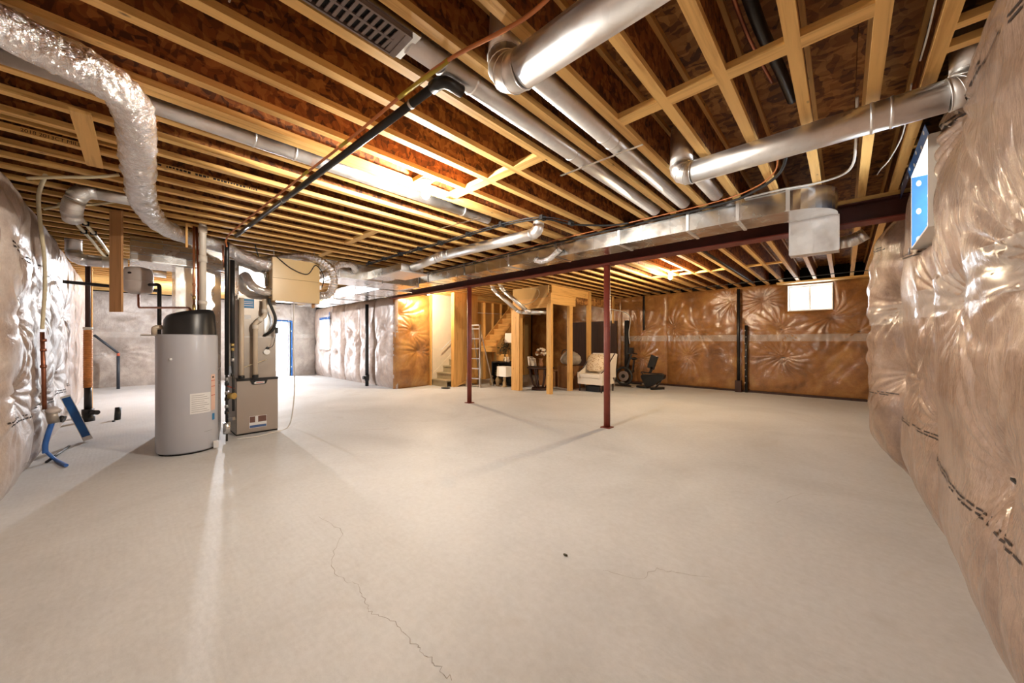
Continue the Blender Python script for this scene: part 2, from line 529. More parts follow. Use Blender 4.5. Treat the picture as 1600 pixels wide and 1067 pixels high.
FW, FH = 0.058, 0.038
jm = {}
def joist(xl, y0, y1, double=False):
    key = (y0, y1)
    if key not in jm:
        L = y1 - y0
        os_ = [MB().box(FW / 2 - 0.005, 0, FH, FW / 2 + 0.005, L, ZD - ZJ - FH).build('joist', 'osb_web'),
               MB().box(0, 0, 0, FW, L, FH).build('bottom_flange', 'pineY'),
               MB().box(0, 0, ZD - ZJ - FH, FW, L, ZD - ZJ).build('top_flange', 'pineY')]
        jm[key] = [o.data for o in os_]
        for o in os_: bpy.data.objects.remove(o)
    a, b, c = jm[key]
    o = link('joist', a); o.parent = ceiling; o.location = (xl, y0, ZJ)
    for n, me in (('bottom_flange', b), ('top_flange', c)):
        k = link(n, me); k.parent = o
XJ = [0.315] + [0.097 - 0.3048 * k for k in range(51)]
for x in XJ:
    joist(x, -0.78, 11.12 if x > -9.05 else 5.16)
    if abs(x - (0.097 - 0.3048 * 10)) < 0.01: joist(x + FW + 0.001, -0.78, 11.12)
def block(x0, x1, yc, deep=0.09, ht=0.038, m='pineX'):
    return MB().box(x0, yc - deep / 2, ZJ, x1, yc + deep / 2, ZJ + ht).build('blocking', m, ceiling)
def bay(k): return (0.097 - 0.3048 * (k + 1) + FW, 0.097 - 0.3048 * k)   # clear bay between joists k and k+1
for k in (0, 1, 2, 3, 6, 7, 8, 9, 15, 16, 17): block(*bay(k), 2.19)
for yc in (2.56, 2.74, 3.93, 4.32, 5.6, 7.0): block(0.315 + FW, 0.60, yc, 0.05)
for k in range(3, 11):
    if k != 5: block(*bay(k), 8.1, 0.06)
for k in (20, 21, 22, 27, 28): block(*bay(k), 2.19)

# ------------------------------------------------------------------ walls: slab + insulation blankets
def slab(name, boxes):
    mb = MB()
    for b in boxes: mb.box(*b)
    return struct(mb.build(name, 'wallslab'))
class Quilt:
    def __init__(s, O, U, N, W, H, base, bulge, pins, seed, star=0.010, p=4, hole=None, ps=0.16, top=0.10, bot=0.14, low=0.01, botmin=0.25, hs=.07):
        s.hs = hs
        s.O, s.U, s.N = (np.array(a, float) for a in (O, U, N))
        s.W, s.H, s.base, s.bulge, s.pins, s.star, s.p, s.hole, s.ps = W, H, base, bulge, pins, star, p, hole, ps
        s.top, s.bot, s.low, s.botmin = top, bot, low, botmin
        r = np.random.RandomState(seed)
        s.ph = r.rand(64) * 6.28; s.k = r.randint(17, 30, 64); s.w = r.randn(12, 2) * 3.2; s.w2 = r.randn(8, 2) * 11
    def D(s, u, z):
        e = np.clip(1 - np.abs(2 * u / s.W - 1) ** s.p, 0, 1) ** 0.6
        fb = s.botmin + (1 - s.botmin) * (1 - np.exp(-(z / s.bot) ** 1.3))
        ft = 1 - np.exp(-np.clip(s.H - z, 0, 9) / s.top) * 0.8
        d = s.bulge * e * fb * ft
        wr = np.zeros_like(d)
        for i, (a, b) in enumerate(s.w): wr += np.sin(a * u + b * z + s.ph[i]) / 12
        for i, (a, b) in enumerate(s.w2): wr += 0.35 * np.sin(a * u + b * z + s.ph[i + 20]) / 8
        d = d * (1 + 0.35 * wr) + s.low * wr
        for i, (pu, pz) in enumerate(s.pins):
            rr = np.hypot(u - pu, z - pz) + 1e-6
            d = d * (1 - 0.85 * np.exp(-(rr / s.ps) ** 1.5))
            th = np.arctan2(z - pz, u - pu)
            th = th + .06 * np.sin(7 * rr + s.ph[i + 13]) + .07 * np.sin(5 * u - 6 * z + s.ph[i + 17])
            g = np.abs(np.sin(s.k[i] * th / 2 + s.ph[i] + 1.3 * np.sin(3 * th + s.ph[i + 7]))) ** 0.6
            gb = np.abs(np.sin(s.k[i] * .37 * th + s.ph[i + 3] + .8 * np.sin(2 * th + s.ph[i + 5])))
            g2 = (0.5 + 0.5 * np.sin(th * 2 + s.ph[i + 11])) ** 1.5
            d = d + s.star * ((g - 0.6) * np.exp(-rr / 0.24) + 1.4 * (gb - .5) * np.exp(-rr / 0.45)) * (0.3 + 1.2 * g2) * (1 - np.exp(-(rr / 0.07) ** 2))
        if s.hole:
            u0, u1, z0, z1 = s.hole
            du = np.maximum(np.maximum(u0 - u, u - u1), 0); dz = np.maximum(np.maximum(z0 - z, z - z1), 0)
            q = np.hypot(du, dz)
            d = d * (1 - np.exp(-(q / s.hs)))
        return s.base + d
    def P(s, u, z, off=0.0):
        d = s.D(u, z) + off
        return s.O + s.U * u[..., None] + np.array([0, 0, 1.0]) * z[..., None] + s.N * d[..., None]
    def patch(s, name, mat, parent, u0, u1, z0, z1, res, off=0.0):
        nu = max(2, int((u1 - u0) / res) + 1); nz = max(2, int((z1 - z0) / res) + 1)
        uu, zz = np.meshgrid(np.linspace(u0, u1, nu), np.linspace(z0, z1, nz))
        pts = s.P(uu, zz, off).reshape(-1, 3)
        idx = np.arange(nu * nz).reshape(nz, nu)
        f = np.stack([idx[:-1, :-1], idx[:-1, 1:], idx[1:, 1:], idx[1:, :-1]], -1).reshape(-1, 4)
        if s.hole:
            cu = (uu[:-1, :-1] + uu[1:, 1:]).ravel() / 2; cz = (zz[:-1, :-1] + zz[1:, 1:]).ravel() / 2
            a, b, c, d = s.hole
            f = f[~((cu > a) & (cu < b) & (cz > c) & (cz < d))]
        me = bpy.data.meshes.new(name)
        me.from_pydata(pts.tolist(), [], f.tolist())
        me.polygons.foreach_set('use_smooth', [True] * len(me.polygons))
        me.materials.append(MATS[mat])
        return link(name, me, parent)
    def skirt(s, mat, parent, res):
        return s.patch('insulation_blanket', mat, parent, 0, s.W, 0.0, s.H, res)
    def prints(s, parent, u0, u1, z, slope=0.0, rows=2, h=0.013, seed=1):
        mb = MB(); r = random.Random(seed)
        for k in range(rows):
            u = u0 + r.uniform(0, .05)
            while u < u1:
                L = r.uniform(0.02, 0.07)
                if r.random() < 0.8:
                    uu = np.array([u, min(u + L, u1)]); zc = z - k * h * 2.2 + slope * (u - u0)
                    a = s.P(uu, np.array([zc, zc]), 0.004); b = s.P(uu, np.array([zc + h, zc + h]), 0.004)
                    mb.add([a[0], a[1], b[1], b[0]], [(0, 1, 2, 3)])
                u += L + r.uniform(0.008, 0.03)
        return tag(mb.build('film_printing', 'ink', parent), kind='stuff')
    def pinmark(s, parent, i, L=0.05):
        pu, pz = s.pins[i]
        a = s.P(np.array([pu - L, pu + L]), np.array([pz, pz]), 0.012)
        return MB().beam(a[0], a[1], 0.012, 0.010).build('insulation_pin', 'black_matte', parent)
    def tape(s, parent, z0, z1, res=0.04, mat='tape_film'):
        return s.patch('seam_tape', mat, parent, 0.01, s.W - 0.01, z0, z1, res, 0.005)

# right wall
HW = (3.36, 4.12, 2.03, 2.60)
wall_right = slab('wall_right', [(0.60, -1.1, 0, 0.95, HW[0], ZD), (0.60, HW[1], 0, 0.95, 11.6, ZD),
                                 (0.60, HW[0], 0, 0.95, HW[1], HW[2]), (0.60, HW[0], HW[3], 0.95, HW[1], ZD)])
rolls = [(-0.62, 0.6, .08), (0.6, 1.75, .10), (1.75, 3.72, .12), (3.72, 5.05, .13), (5.05, 6.4, .30), (6.4, 7.65, .10), (7.65, 8.9, .08), (8.9, 10.98, .08)]
for i, (a, b, bl) in enumerate(rolls):
    W = b - a
    pins = {2: [(W * .62, 1.55), (W * .30, 0.78), (W * .62, 2.50), (W * .12, 1.6)], 3: [(.05, 1.62), (W * .55, 1.0), (.10, .75)], 4: [(.10, 1.72), (.08, 1.02), (W * .75, 1.5)]}.get(i, [(W * .5, 1.55), (W * .5, .85)])
    hole = None
    if i in (2, 3): hole = (HW[0] - a - .01, HW[1] - a + .01, HW[2], HW[3])
    Q = Quilt((0.60, a, 0), (0, 1, 0), (-1, 0, 0), W, 2.76 if i != 4 else 2.62, .075, bl, pins, 40 + i, star=.018, p=5 if i != 4 else 3.2, hole=hole, low=.012, ps=.20, bot=.16, hs=.025)
    Q.skirt('insul_right', wall_right, .014 if 1 < i < 5 else .03)
    if 1 < i < 6:
        Q.tape(wall_right, 1.50, 1.70, .03)
        if i != 5:
            Q.prints(wall_right, .08, W * .96, {2: .62, 3: .66, 4: .80}[i], -.03, 2, .010, 3 + i)
            Q.prints(wall_right, .15, W * .8, 2.28 if i == 4 else 2.42 if i == 2 else 1.98, .12, 2, .011, 13 + i)
        for k in range(len(pins)): Q.pinmark(wall_right, k, .035)
# far wall
FWIN = (-1.02, -0.18, 2.06, 2.69)
wall_far = slab('wall_far', [(-9.3, 11.15, 0, FWIN[0], 11.5, ZD), (FWIN[1], 11.15, 0, 0.95, 11.5, ZD), (FWIN[0], 11.15, 0, FWIN[1], 11.5, FWIN[2]), (FWIN[0], 11.15, FWIN[3], FWIN[1], 11.5, ZD)])
fr = [(-9.2, -7.4), (-7.4, -5.4), (-5.4, -3.9), (-3.9, -2.06), (-2.06, 0.55)]
for i, (a, b) in enumerate(fr):
    W = b - a
    pins = {3: [(-3.05 - a, 1.62), (-2.2 - a, 2.45), (-3.7 - a, 1.70), (-3.3 - a, .9)], 4: [(-1.14 - a, 1.62), (-1.1 - a, .93), (0.25 - a, 1.55), (-.2 - a, 1.9), (-1.5 - a, 2.4)]}.get(i, [(W * .5, 1.6), (W * .5, .8)])
    hole = (FWIN[0] - a, FWIN[1] - a, FWIN[2], FWIN[3]) if i == 4 else None
    Q = Quilt((a, 11.15, 0), (1, 0, 0), (0, -1, 0), W, 2.77, .05, .055, pins, 60 + i, star=.022, p=10, hole=hole, low=.012, ps=.25)
    Q.skirt('insul_far', wall_far, .02 if i > 1 else .06)
    if i > 1:
        Q.tape(wall_far, 1.33, 1.50, .05)
        for k in range(min(3, len(pins))): Q.pinmark(wall_far, k, .03)
MB().box(-1.2, 10.72, 2.712, 0.45, 11.0, 2.7495).build('sill_plate', 'pineX', wall_far)
MB().box(-5.3, 11.00, 0.0, 0.5, 11.10, 0.05).build('bottom_batten', 'darkwood', wall_far)
# left wall
wall_left = slab('wall_left', [(-15.9, -1.1, 0, 0.95, -0.80, ZD)])
lr = [(-2.2, 0.55, .05), (-3.6, -2.2, .07), (-4.75, -3.6, .09), (-6.02, -4.75, .12), (-7.25, -6.02, .12), (-8.5, -7.25, .12), (-9.6, -8.5, .10), (-11.2, -9.6, .10), (-12.8, -11.2, .10), (-15.45, -12.8, .08)]
for i, (a, b, bl) in enumerate(lr):
    W = b - a
    pins = [(W * .45, 1.55), (W * .55, .85), (W * .5, 2.2)] if i % 2 else [(W * .12, 1.25), (W * .6, 1.75), (W * .6, .7)]
    Q = Quilt((a, -0.80, 0), (1, 0, 0), (0, 1, 0), W, 2.74, .055, bl, pins, 80 + i, star=.028, p=5, low=.014, ps=.20)
    Q.skirt('insul_left', wall_left, .018 if 1 < i < 7 else .06)
    if 1 < i < 7:
        Q.prints(wall_left, .1, W * .9, .62, .04, 2, .014, 30 + i)
        if i in (3, 4): Q.prints(wall_left, .1, W * .9, 2.10, .02, 2, .016, 33 + i)
# end wall
wall_end = slab('wall_end', [(-15.9, -1.1, 0, -15.55, 3.60, ZD), (-15.9, 4.24, 0, -15.55, 5.5, ZD), (-15.9, 3.60, 2.10, -15.55, 4.24, ZD)])
for i, (a, b) in enumerate([(-.75, 1.1), (1.1, 2.4), (2.4, 3.58), (4.26, 5.15)]):
    W = b - a
    Q = Quilt((-15.55, a, 0), (0, 1, 0), (1, 0, 0), W, 2.75, .05, .06, [(W * .25, 1.0), (W * .65, 2.1)], 100 + i, star=.022, p=8)
    Q.skirt('insul_grey', wall_end, .04); Q.tape(wall_end, 1.45, 1.60, .06)
Q = Quilt((-15.55, 3.58, 2.13), (0, 1, 0), (1, 0, 0), .68, .60, .05, .05, [(.3, .3)], 109, star=.015, p=8, bot=.05)
Q.skirt('insul_grey', wall_end, .04)
# middle wall with its window, and the return towards the stair
MW = (-14.72, -13.82, 1.02, 2.14)
wall_mid = slab('wall_mid', [(-15.9, 5.2, 0, MW[0], 5.5, ZD), (MW[1], 5.2, 0, -9.25, 5.5, ZD), (MW[0], 5.2, 0, MW[1], 5.5, MW[2]), (MW[0], 5.2, MW[3], MW[1], 5.5, ZD)])
ml = [(-15.4, -13.75), (-13.75, -12.55), (-12.55, -11.35), (-11.35, -10.35), (-10.35, -9.10)]
for i, (a, b) in enumerate(ml):
    W = b - a
    pins = [(W * .5, 1.62), (W * .5, .95), (W * .05, 1.3)]
    hole = (MW[0] - a, MW[1] - a, MW[2], MW[3]) if i == 0 else None
    Q = Quilt((a, 5.2, 0), (1, 0, 0), (0, -1, 0), W, 2.60, .07, .13, pins, 120 + i, star=.02, p=6, hole=hole)
    Q.skirt('insul_left', wall_mid, .035)
wall_stair = slab('wall_stair', [(-9.5, 5.2, 0, -9.25, 6.22, ZD)])
Q = Quilt((-9.25, 5.03, 0), (0, 1, 0), (1, 0, 0), 1.17, 2.70, .05, .14, [(.55, 1.62), (.75, 1.05), (.15, 2.1)], 140, star=.03, p=5, low=.012)
Q.skirt('insul_gold', wall_stair, .024)

# stairwell plaster wall (drywall panel, corner boards)
wall_stairwell = struct(MB().box(-9.32, 6.24, 0, -9.22, 8.05, ZD).build('wall_stairwell', 'cream_drywall'))
MB().box(-9.22, 6.20, 0, -9.10, 6.24, 2.74).build('corner_board', 'studZ', wall_stairwell)
# stud wall behind the stair
wall_studs = struct(MB().box(-9.40, 8.05, 0, -9.30, 11.2, ZD).build('wall_studs', 'drywall_back'))
for yy in (8.1, 8.52, 8.93, 9.34, 9.75, 10.16, 10.6): MB().box(-9.30, yy, 0, -9.20, yy + .04, 2.72).build('stud', 'studZ', wall_studs)
MB().box(-9.31, 8.06, 2.69, -9.19, 11.1, 2.75).build('top_plate', 'studY', wall_studs)
MB().tube([(-9.17, 8.06, 2.3), (-9.17, 9.3, 2.33), (-9.17, 10.9, 2.31)], .006, 6).build('strap', 'cable_white', wall_studs)

# ------------------------------------------------------------------ windows and door
def window(name, mk, O, U, W, z0, z1, depth, N, mullion=True):
    U, N = Vector(U), Vector(N); O = Vector(O)
    def bar(m, u0, u1, a, b, d0, d1):
        p = O + U * u0 + N * d0; q = O + U * u1 + N * d1
        m.box(p.x, p.y, a, q.x, q.y, b)
    f = MB(); t = .05
    bar(f, 0, t, z0, z1, 0, .07); bar(f, W - t, W, z0, z1, 0, .07)
    bar(f, t, W - t, z0, z0 + t, 0, .07); bar(f, t, W - t, z1 - t, z1, 0, .07)
    o = struct(f.build(name, 'white_vinyl'))
    if mullion:
        m = MB(); bar(m, W / 2 - .022, W / 2 + .022, z0 + t, z1 - t, .005, .078); m.build('mullion', 'white_vinyl', o)
        for k, (a, b) in enumerate(((t, W / 2 - .022), (W / 2 + .022, W - t))):
            m = MB(); bar(m, a, b, z0 + t, z1 - t, .03, .036); m.build('pane', 'pane', o)
    else:
        m = MB(); bar(m, t, W - t, z0 + t, z1 - t, .03, .036); m.build('pane', 'pane', o)
    # white reveal boards lining the opening
    for k, (a, b, c, d) in enumerate(((0, .014, z0, z1), (W - .014, W, z0, z1), (.014, W - .014, z0, z0 + .014), (.014, W - .014, z1 - .014, z1))):
        m = MB(); bar(m, a, b, c, d, .072, depth); m.build('reveal_board', 'white_paint', o)
    return o
w1 = window('window_1', None, (0.74, HW[0], 0), (0, 1, 0), HW[1] - HW[0], HW[2], HW[3], .36, (-1, 0, 0))
w2 = window('window_2', None, (FWIN[0], 11.30, 0), (1, 0, 0), FWIN[1] - FWIN[0], FWIN[2], FWIN[3], .24, (0, -1, 0))
w3 = window('window_3', None, (MW[0], 5.36, 0), (1, 0, 0), MW[1] - MW[0], MW[2], MW[3], .34, (0, -1, 0))
def blue_tape(parent, p, q, width, nrm, ovals=4, mat='tape_blue'):
    p, q, nrm = Vector(p), Vector(q), Vector(nrm).normalized()
    side = (q - p).cross(nrm).normalized() * width / 2
    e = nrm * .002
    o = MB().add([p - side, q - side, q + side, p + side, p - side + e, q - side + e, q + side + e, p + side + e],
                 [(0, 1, 2, 3), (4, 7, 6, 5), (0, 4, 5, 1), (1, 5, 6, 2), (2, 6, 7, 3), (3, 7, 4, 0)]).build('tape_strip', mat, parent)
    d = (q - p).normalized(); s = side.normalized()
    for k in range(ovals):
        c = p + (q - p) * ((k + .5) / ovals) + s * width * (.22 if k % 2 else -.22) + e * 1.6
        n = 14
        MB().add([c + d * .022 * math.cos(2 * PI * i / n) + s * .013 * math.sin(2 * PI * i / n) for i in range(n)], [tuple(range(n))]).build('printed_oval', 'label_white', o)
blue_tape(w1, (.445, HW[1] - .0145, 2.05), (.445, HW[1] - .0145, 2.58), .125, (0, -1, 0), 5)
blue_tape(w1, (.375, HW[1] + .03, 2.625), (.375, HW[0] - .02, 2.625), .07, (-1, 0, -.25), 5)
blue_tape(w1, (.385, HW[1] + .06, 2.69), (.385, HW[1] + .75, 2.70), .12, (-1, 0, 0), 2, 'tape_navy')
blue_tape(w1, (.37, HW[1] + .05, 2.02), (.37, HW[1] - .05, 2.015), .05, (-1, 0, 0), 1, 'tape_navy')
blue_tape(w3, (MW[0] - .02, 5.01, 2.18), (MW[1] + .05, 5.01, 2.18), .09, (0, -1, 0), 3)
blue_tape(w3, (MW[1] + .06, 5.01, 1.9), (MW[1] + .06, 5.01, 2.4), .06, (0, -1, 0), 2)
# end door: white slab with glass, taped round
door = struct(MB().box(-15.66, 3.62, .01, -15.62, 3.70, 2.07).box(-15.66, 4.14, .01, -15.62, 4.22, 2.07).box(-15.66, 3.70, .01, -15.62, 4.14, .22).box(-15.66, 3.70, 1.97, -15.62, 4.14, 2.07).build('door_1', 'white_paint'))
MB().box(-15.645, 3.70, .22, -15.635, 4.14, 1.97).build('pane', 'pane', door)
MB().box(-15.63, 3.915, .22, -15.62, 3.925, 1.97).build('glazing_bar', 'white_vinyl', door)
MB().ball((-15.58, 3.69, 1.0), .03).build('knob', 'brass', door)
for a, b in (((-15.43, 3.56, 2.09), (-15.43, 4.28, 2.09)), ((-15.43, 4.26, .02), (-15.43, 4.26, 2.06)), ((-15.43, 3.58, .02), (-15.43, 3.58, 2.06))):
    blue_tape(door, a, b, .05, (1, 0, 0), 3)

# ------------------------------------------------------------------ steel beam and columns
t = thing('steel_beam', (-4.3, 5.02, 2.50), 'rust-primed steel I-beam crossing the room on two round columns', 'beam')
MB().box(-9.24, 4.92, 2.500, 0.58, 5.12, 2.515).build('bottom_flange', 'column_red', t)
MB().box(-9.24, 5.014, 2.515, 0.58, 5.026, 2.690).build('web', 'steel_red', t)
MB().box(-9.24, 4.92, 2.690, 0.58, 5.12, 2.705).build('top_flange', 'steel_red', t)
MB().box(-9.24, 4.94, 2.7055, 0.58, 5.10, 2.7495).build('nailer', 'pineX', t)
for x, lab in ((-5.92, 'round red steel column standing near the stairwell and aluminium ladder'), (-2.67, 'round red steel column standing in front of the cream armchair')):
    t = thing('steel_column', (x, 5.02, 0), lab, 'column', 'steel columns under the beam')
    MB().tube([(x, 5.02, .012), (x, 5.02, 1.1), (x, 5.02, 2.488)], .049, 20).build('shaft', 'column_red', t)
    MB().box(x - .075, 4.945, 0, x + .075, 5.095, .012).build('base_plate', 'column_red', t)
    MB().box(x - .09, 4.93, 2.488, x + .09, 5.11, 2.4995).build('cap_plate', 'column_red', t)
    mb = MB(); ring(mb, (x, 5.02, 1.55), (0, 0, 1), .049, .01); mb.build('weld_ring', 'column_red', t)

# ------------------------------------------------------------------ bare bulbs
def bulb(loc, mat, label, zb=ZJ, group='bare ceiling bulbs'):
    x, y, z = loc
    t = thing('ceiling_bulb', (x, y, zb), label, 'light bulb', group)
    o = MB().lathe([(0, zb), (.055, zb), (.055, zb - .012), (.034, zb - .03), (.028, z + .045), (0, z + .045)], (x, y, 0), 20).build('lampholder', 'white_vinyl', t)
    MB().ball((x, y, z), .036, (1, 1, 1.15), 16, 10).build('globe', mat, t)
bulb((-2.72, 1.80, 2.63), 'bulb_warm', 'lit bare bulb beside the round grey pipe between joists')
MB().box(-2.893, 1.74, ZJ, -2.62, 1.86, ZJ + .038).build('blocking', 'pineX', ceiling)
bulb((-2.60, 7.55, 2.63), 'bulb_amber', 'lit bare bulb on the far joists behind the steel beam')
MB().box(-2.625, 7.49, ZJ, -2.355, 7.61, ZJ + .038).build('blocking', 'pineX', ceiling)
bulb((-8.35, 5.62, 2.64), 'bulb_amber', 'lit bare bulb in front of the stairwell wall')
MB().box(-8.40, 5.56, ZJ, -8.16, 5.68, ZJ + .038).build('blocking', 'pineX', ceiling)
bulb((-11.75, 1.75, 2.64), 'bulb_cool', 'lit bare bulb behind the furnace ductwork')

# ------------------------------------------------------------------ ducts
def duct(name, label, pts, r, mat='galv_pipe', cat='duct', group=None, collars=(), elbow_r=1.5, seam=True):
    P = [Vector(p) for p in pts]
    t = thing(name, P[0], label, cat, group)
    cuts = [[P[0], None]]
    prev = P[0]
    for i in range(1, len(P)):
        if i < len(P) - 1:
            a = (P[i - 1] - P[i]).normalized(); b = (P[i + 1] - P[i]).normalized()
            rr = min(r * elbow_r, (P[i - 1] - P[i]).length * .48, (P[i + 1] - P[i]).length * .48)
            p0, p1 = P[i] + a * rr, P[i] + b * rr
            MB().tube([prev, p0], r, 20).build('pipe', mat, t)
            arc = [(1 - k / 4) ** 2 * p0 + 2 * (k / 4) * (1 - k / 4) * P[i] + (k / 4) ** 2 * p1 for k in range(5)]
            el = MB().tube(arc, r * 1.03, 20, smooth=False).build('elbow', mat, t)
            for q in el.data.polygons: q.use_smooth = True
            for k in (0, 1, 2, 3, 4):
                mb = MB(); ring(mb, arc[k], arc[min(k + 1, 4)] - arc[max(k - 1, 0)], r * 1.005, .006, 20); mb.build('gore_seam', mat, el)
            prev = p1
        else:
            MB().tube([prev, P[i]], r, 20).build('pipe', mat, t)
    for c, ax in collars:
        mb = MB(); ring(mb, c, ax, r, .02, 20); mb.build('collar', mat, t)
    return t
duct('branch_duct', 'wide round galvanized duct elbowed below the joists over the middle floor', [(.40, 1.27, 2.61), (-1.235, 1.27, 2.61), (-1.245, 1.30, 2.98)], .085, collars=[((-.35, 1.27, 2.61), (1, 0, 0))])
duct('branch_duct', 'round galvanized duct slung below joists to the window wall', [(-.94, 2.99, 2.99), (-.94, 2.97, 2.63), (.490, 2.97, 2.63), (.490, 2.965, 2.97)], .083, elbow_r=1.02, collars=[((.12, 2.97, 2.63), (1, 0, 0)), ((.20, 2.97, 2.63), (1, 0, 0))])
BP = 'pipes lying between joists'
duct('joist_bay_pipe', 'galvanized pipe in the joist bay running on from the wide elbow', [(-1.245, 1.45, 2.80), (-1.245, 4.02, 2.80)], .066, group=BP, collars=[((-1.245, 2.30, 2.80), (0, 1, 0)), ((-1.245, 2.42, 2.80), (0, 1, 0))])
duct('joist_bay_pipe', 'galvanized pipe in the joist bay leading to the slotted register', [(-1.55, .93, 2.80), (-1.55, 4.02, 2.80)], .066, group=BP, collars=[((-1.55, 1.12, 2.80), (0, 1, 0)), ((-1.55, 1.33, 2.80), (0, 1, 0)), ((-1.55, 2.35, 2.80), (0, 1, 0))])
duct('joist_bay_pipe', 'short galvanized pipe in the bay behind the slung window-wall duct', [(-.94, 3.16, 2.80), (-.94, 4.02, 2.80)], .066, group=BP)
duct('joist_bay_pipe', 'long pale galvanized pipe beside the doubled joist and bare bulb', [(-3.125, -.55, 2.792), (-3.125, 2.94, 2.792)], .060, group=BP, collars=[((-3.125, .62, 2.792), (0, 1, 0)), ((-3.125, .88, 2.792), (0, 1, 0)), ((-3.125, 2.55, 2.792), (0, 1, 0))])
for a, b, lab in (((-1.76, 2.50, 2.728), (-1.05, 2.50, 2.728), 'thin metal hanger strap under two joist bay pipes'), ((-3.72, 2.62, 2.722), (-3.02, 2.72, 2.722), 'thin metal hanger strap under the long pale pipe')):
    one('hanger_strap', MB().beam(a, b, .022, .003), 'galv', lab, 'strap', 'hanger straps')
# register boot with slotted grille
t = thing('floor_register', (-1.55, .60, 2.735), 'taupe slotted register with metal boot between joists', 'register')
MB().box(-1.645, .12, 2.75, -1.455, .94, 2.90).build('boot', 'galv', t)
g = MB().box(-1.635, .14, 2.728, -1.625, .90, 2.749).box(-1.475, .14, 2.728, -1.465, .90, 2.749).box(-1.625, .14, 2.728, -1.475, .17, 2.749).box(-1.625, .87, 2.728, -1.475, .90, 2.749).box(-1.625, .845, 2.732, -1.475, .87, 2.749).build('frame', 'register_taupe', t)
MB().box(-1.625, .17, 2.745, -1.475, .845, 2.749).build('recess_shade', 'black_matte', t)  # black sheet standing in for the shade in the recess behind the slots
yy = .19
while yy < .84:
    MB().beam((-1.622, yy, 2.735), (-1.478, yy + .012, 2.735), .014, .006).build('louver', 'register_taupe', g); yy += .032
MB().box(-1.556, .17, 2.731, -1.544, .845, 2.740).build('louver_rib', 'register_taupe', g)

# main trunk along the beam, its bullnose end and the drop box under the beam
t = thing('trunk_duct', (-3.0, 4.35, 2.53), 'long rectangular galvanized trunk duct hung along the steel beam', 'duct')
xs = [-7.3, -6.2, -5.05, -3.95, -3.02, -2.05, -1.25, -.78]
for i, (a, b) in enumerate(zip(xs[:-1], xs[1:])):
    s = MB().box(a + .003, 4.16, 2.53, b - .003, 4.54, 2.738).build('duct_section', 'galv', t)
    xx = a + .30
    while xx < b - .12:
        MB().box(xx, 4.157, 2.533, xx + .006, 4.16, 2.735).box(xx, 4.162, 2.527, xx + .006, 4.538, 2.530).build('stiffener', 'galv', s); xx += .31
for a in xs[1:]:
    MB().box(a - .014, 4.150, 2.522, a + .014, 4.159, 2.742).box(a - .014, 4.150, 2.521, a + .014, 4.545, 2.529).build('drive_cleat', 'galv_dark' if a in (-3.02, -5.05) else 'galv_pipe', t)
arc = [(-.40 + .36 * math.cos(-PI / 2 + PI / 2 * k / 10), 4.52 + .36 * math.sin(-PI / 2 + PI / 2 * k / 10)) for k in range(11)]
MB().prism([(-.777, 4.16)] + arc + [(-.04, 4.60), (-.40, 4.60), (-.42, 4.56), (-.50, 4.54), (-.777, 4.54)], 2.53, 2.738).build('rounded_end', 'galv', t)
MB().box(-.395, 4.152, 2.528, -.365, 4.159, 2.74).build('drive_cleat', 'galv_pipe', t)
MB().box(-.405, 4.58, 2.19, -.035, 4.72, 2.5295).build('drop_box', 'galv_pipe', t)
MB().box(-.405, 4.7205, 2.33, -.035, 5.50, 2.498).build('under_beam_section', 'galv', t)
for a, b in ((-.41, -.398), (-.042, -.03), (-.225, -.219)): MB().box(a, 4.574, 2.195, b, 4.5795, 2.53).build('corner_cleat', 'galv_pipe', t)
duct('branch_duct', 'short galvanized elbow leaving the drop box behind the steel beam', [(-.034, 5.36, 2.41), (.08, 5.36, 2.42), (.17, 5.34, 2.47)], .065)
# cross trunk from the furnace to the beam, lower trunk towards the far end
t = thing('cross_trunk', (-6.9, 3.0, 2.46), 'rectangular galvanized trunk from the furnace meeting the beam trunk', 'duct')
for a, b in ((1.75, 2.55), (2.55, 3.35), (3.35, 4.15)):
    s = MB().box(-7.35, a + .003, 2.46, -6.52, b - .003, 2.735).build('duct_section', 'galv', t)
    MB().box(-6.519, a + .37, 2.463, -6.514, a + .376, 2.73).build('stiffener', 'galv', s)
    MB().box(-7.36, b - .014, 2.45, -6.508, b + .002, 2.4595).box(-6.519, b - .014, 2.45, -6.508, b + .002, 2.74).build('drive_cleat', 'galv_pipe', t)
t = thing('end_trunk', (-9.8, 4.1, 2.46), 'rectangular galvanized trunk leading on to the far end wall', 'duct')
for a, b in ((-12.9, -11.4), (-11.4, -9.9), (-9.9, -8.6), (-8.6, -7.37)):
    MB().box(a + .003, 3.72, 2.46, b - .003, 4.50, 2.70).build('duct_section', 'galv', t)
    MB().box(b - .014, 3.71, 2.45, b + .002, 3.7195, 2.71).box(b - .014, 3.71, 2.45, b + .002, 4.51, 2.4595).build('drive_cleat', 'galv_dark', t)
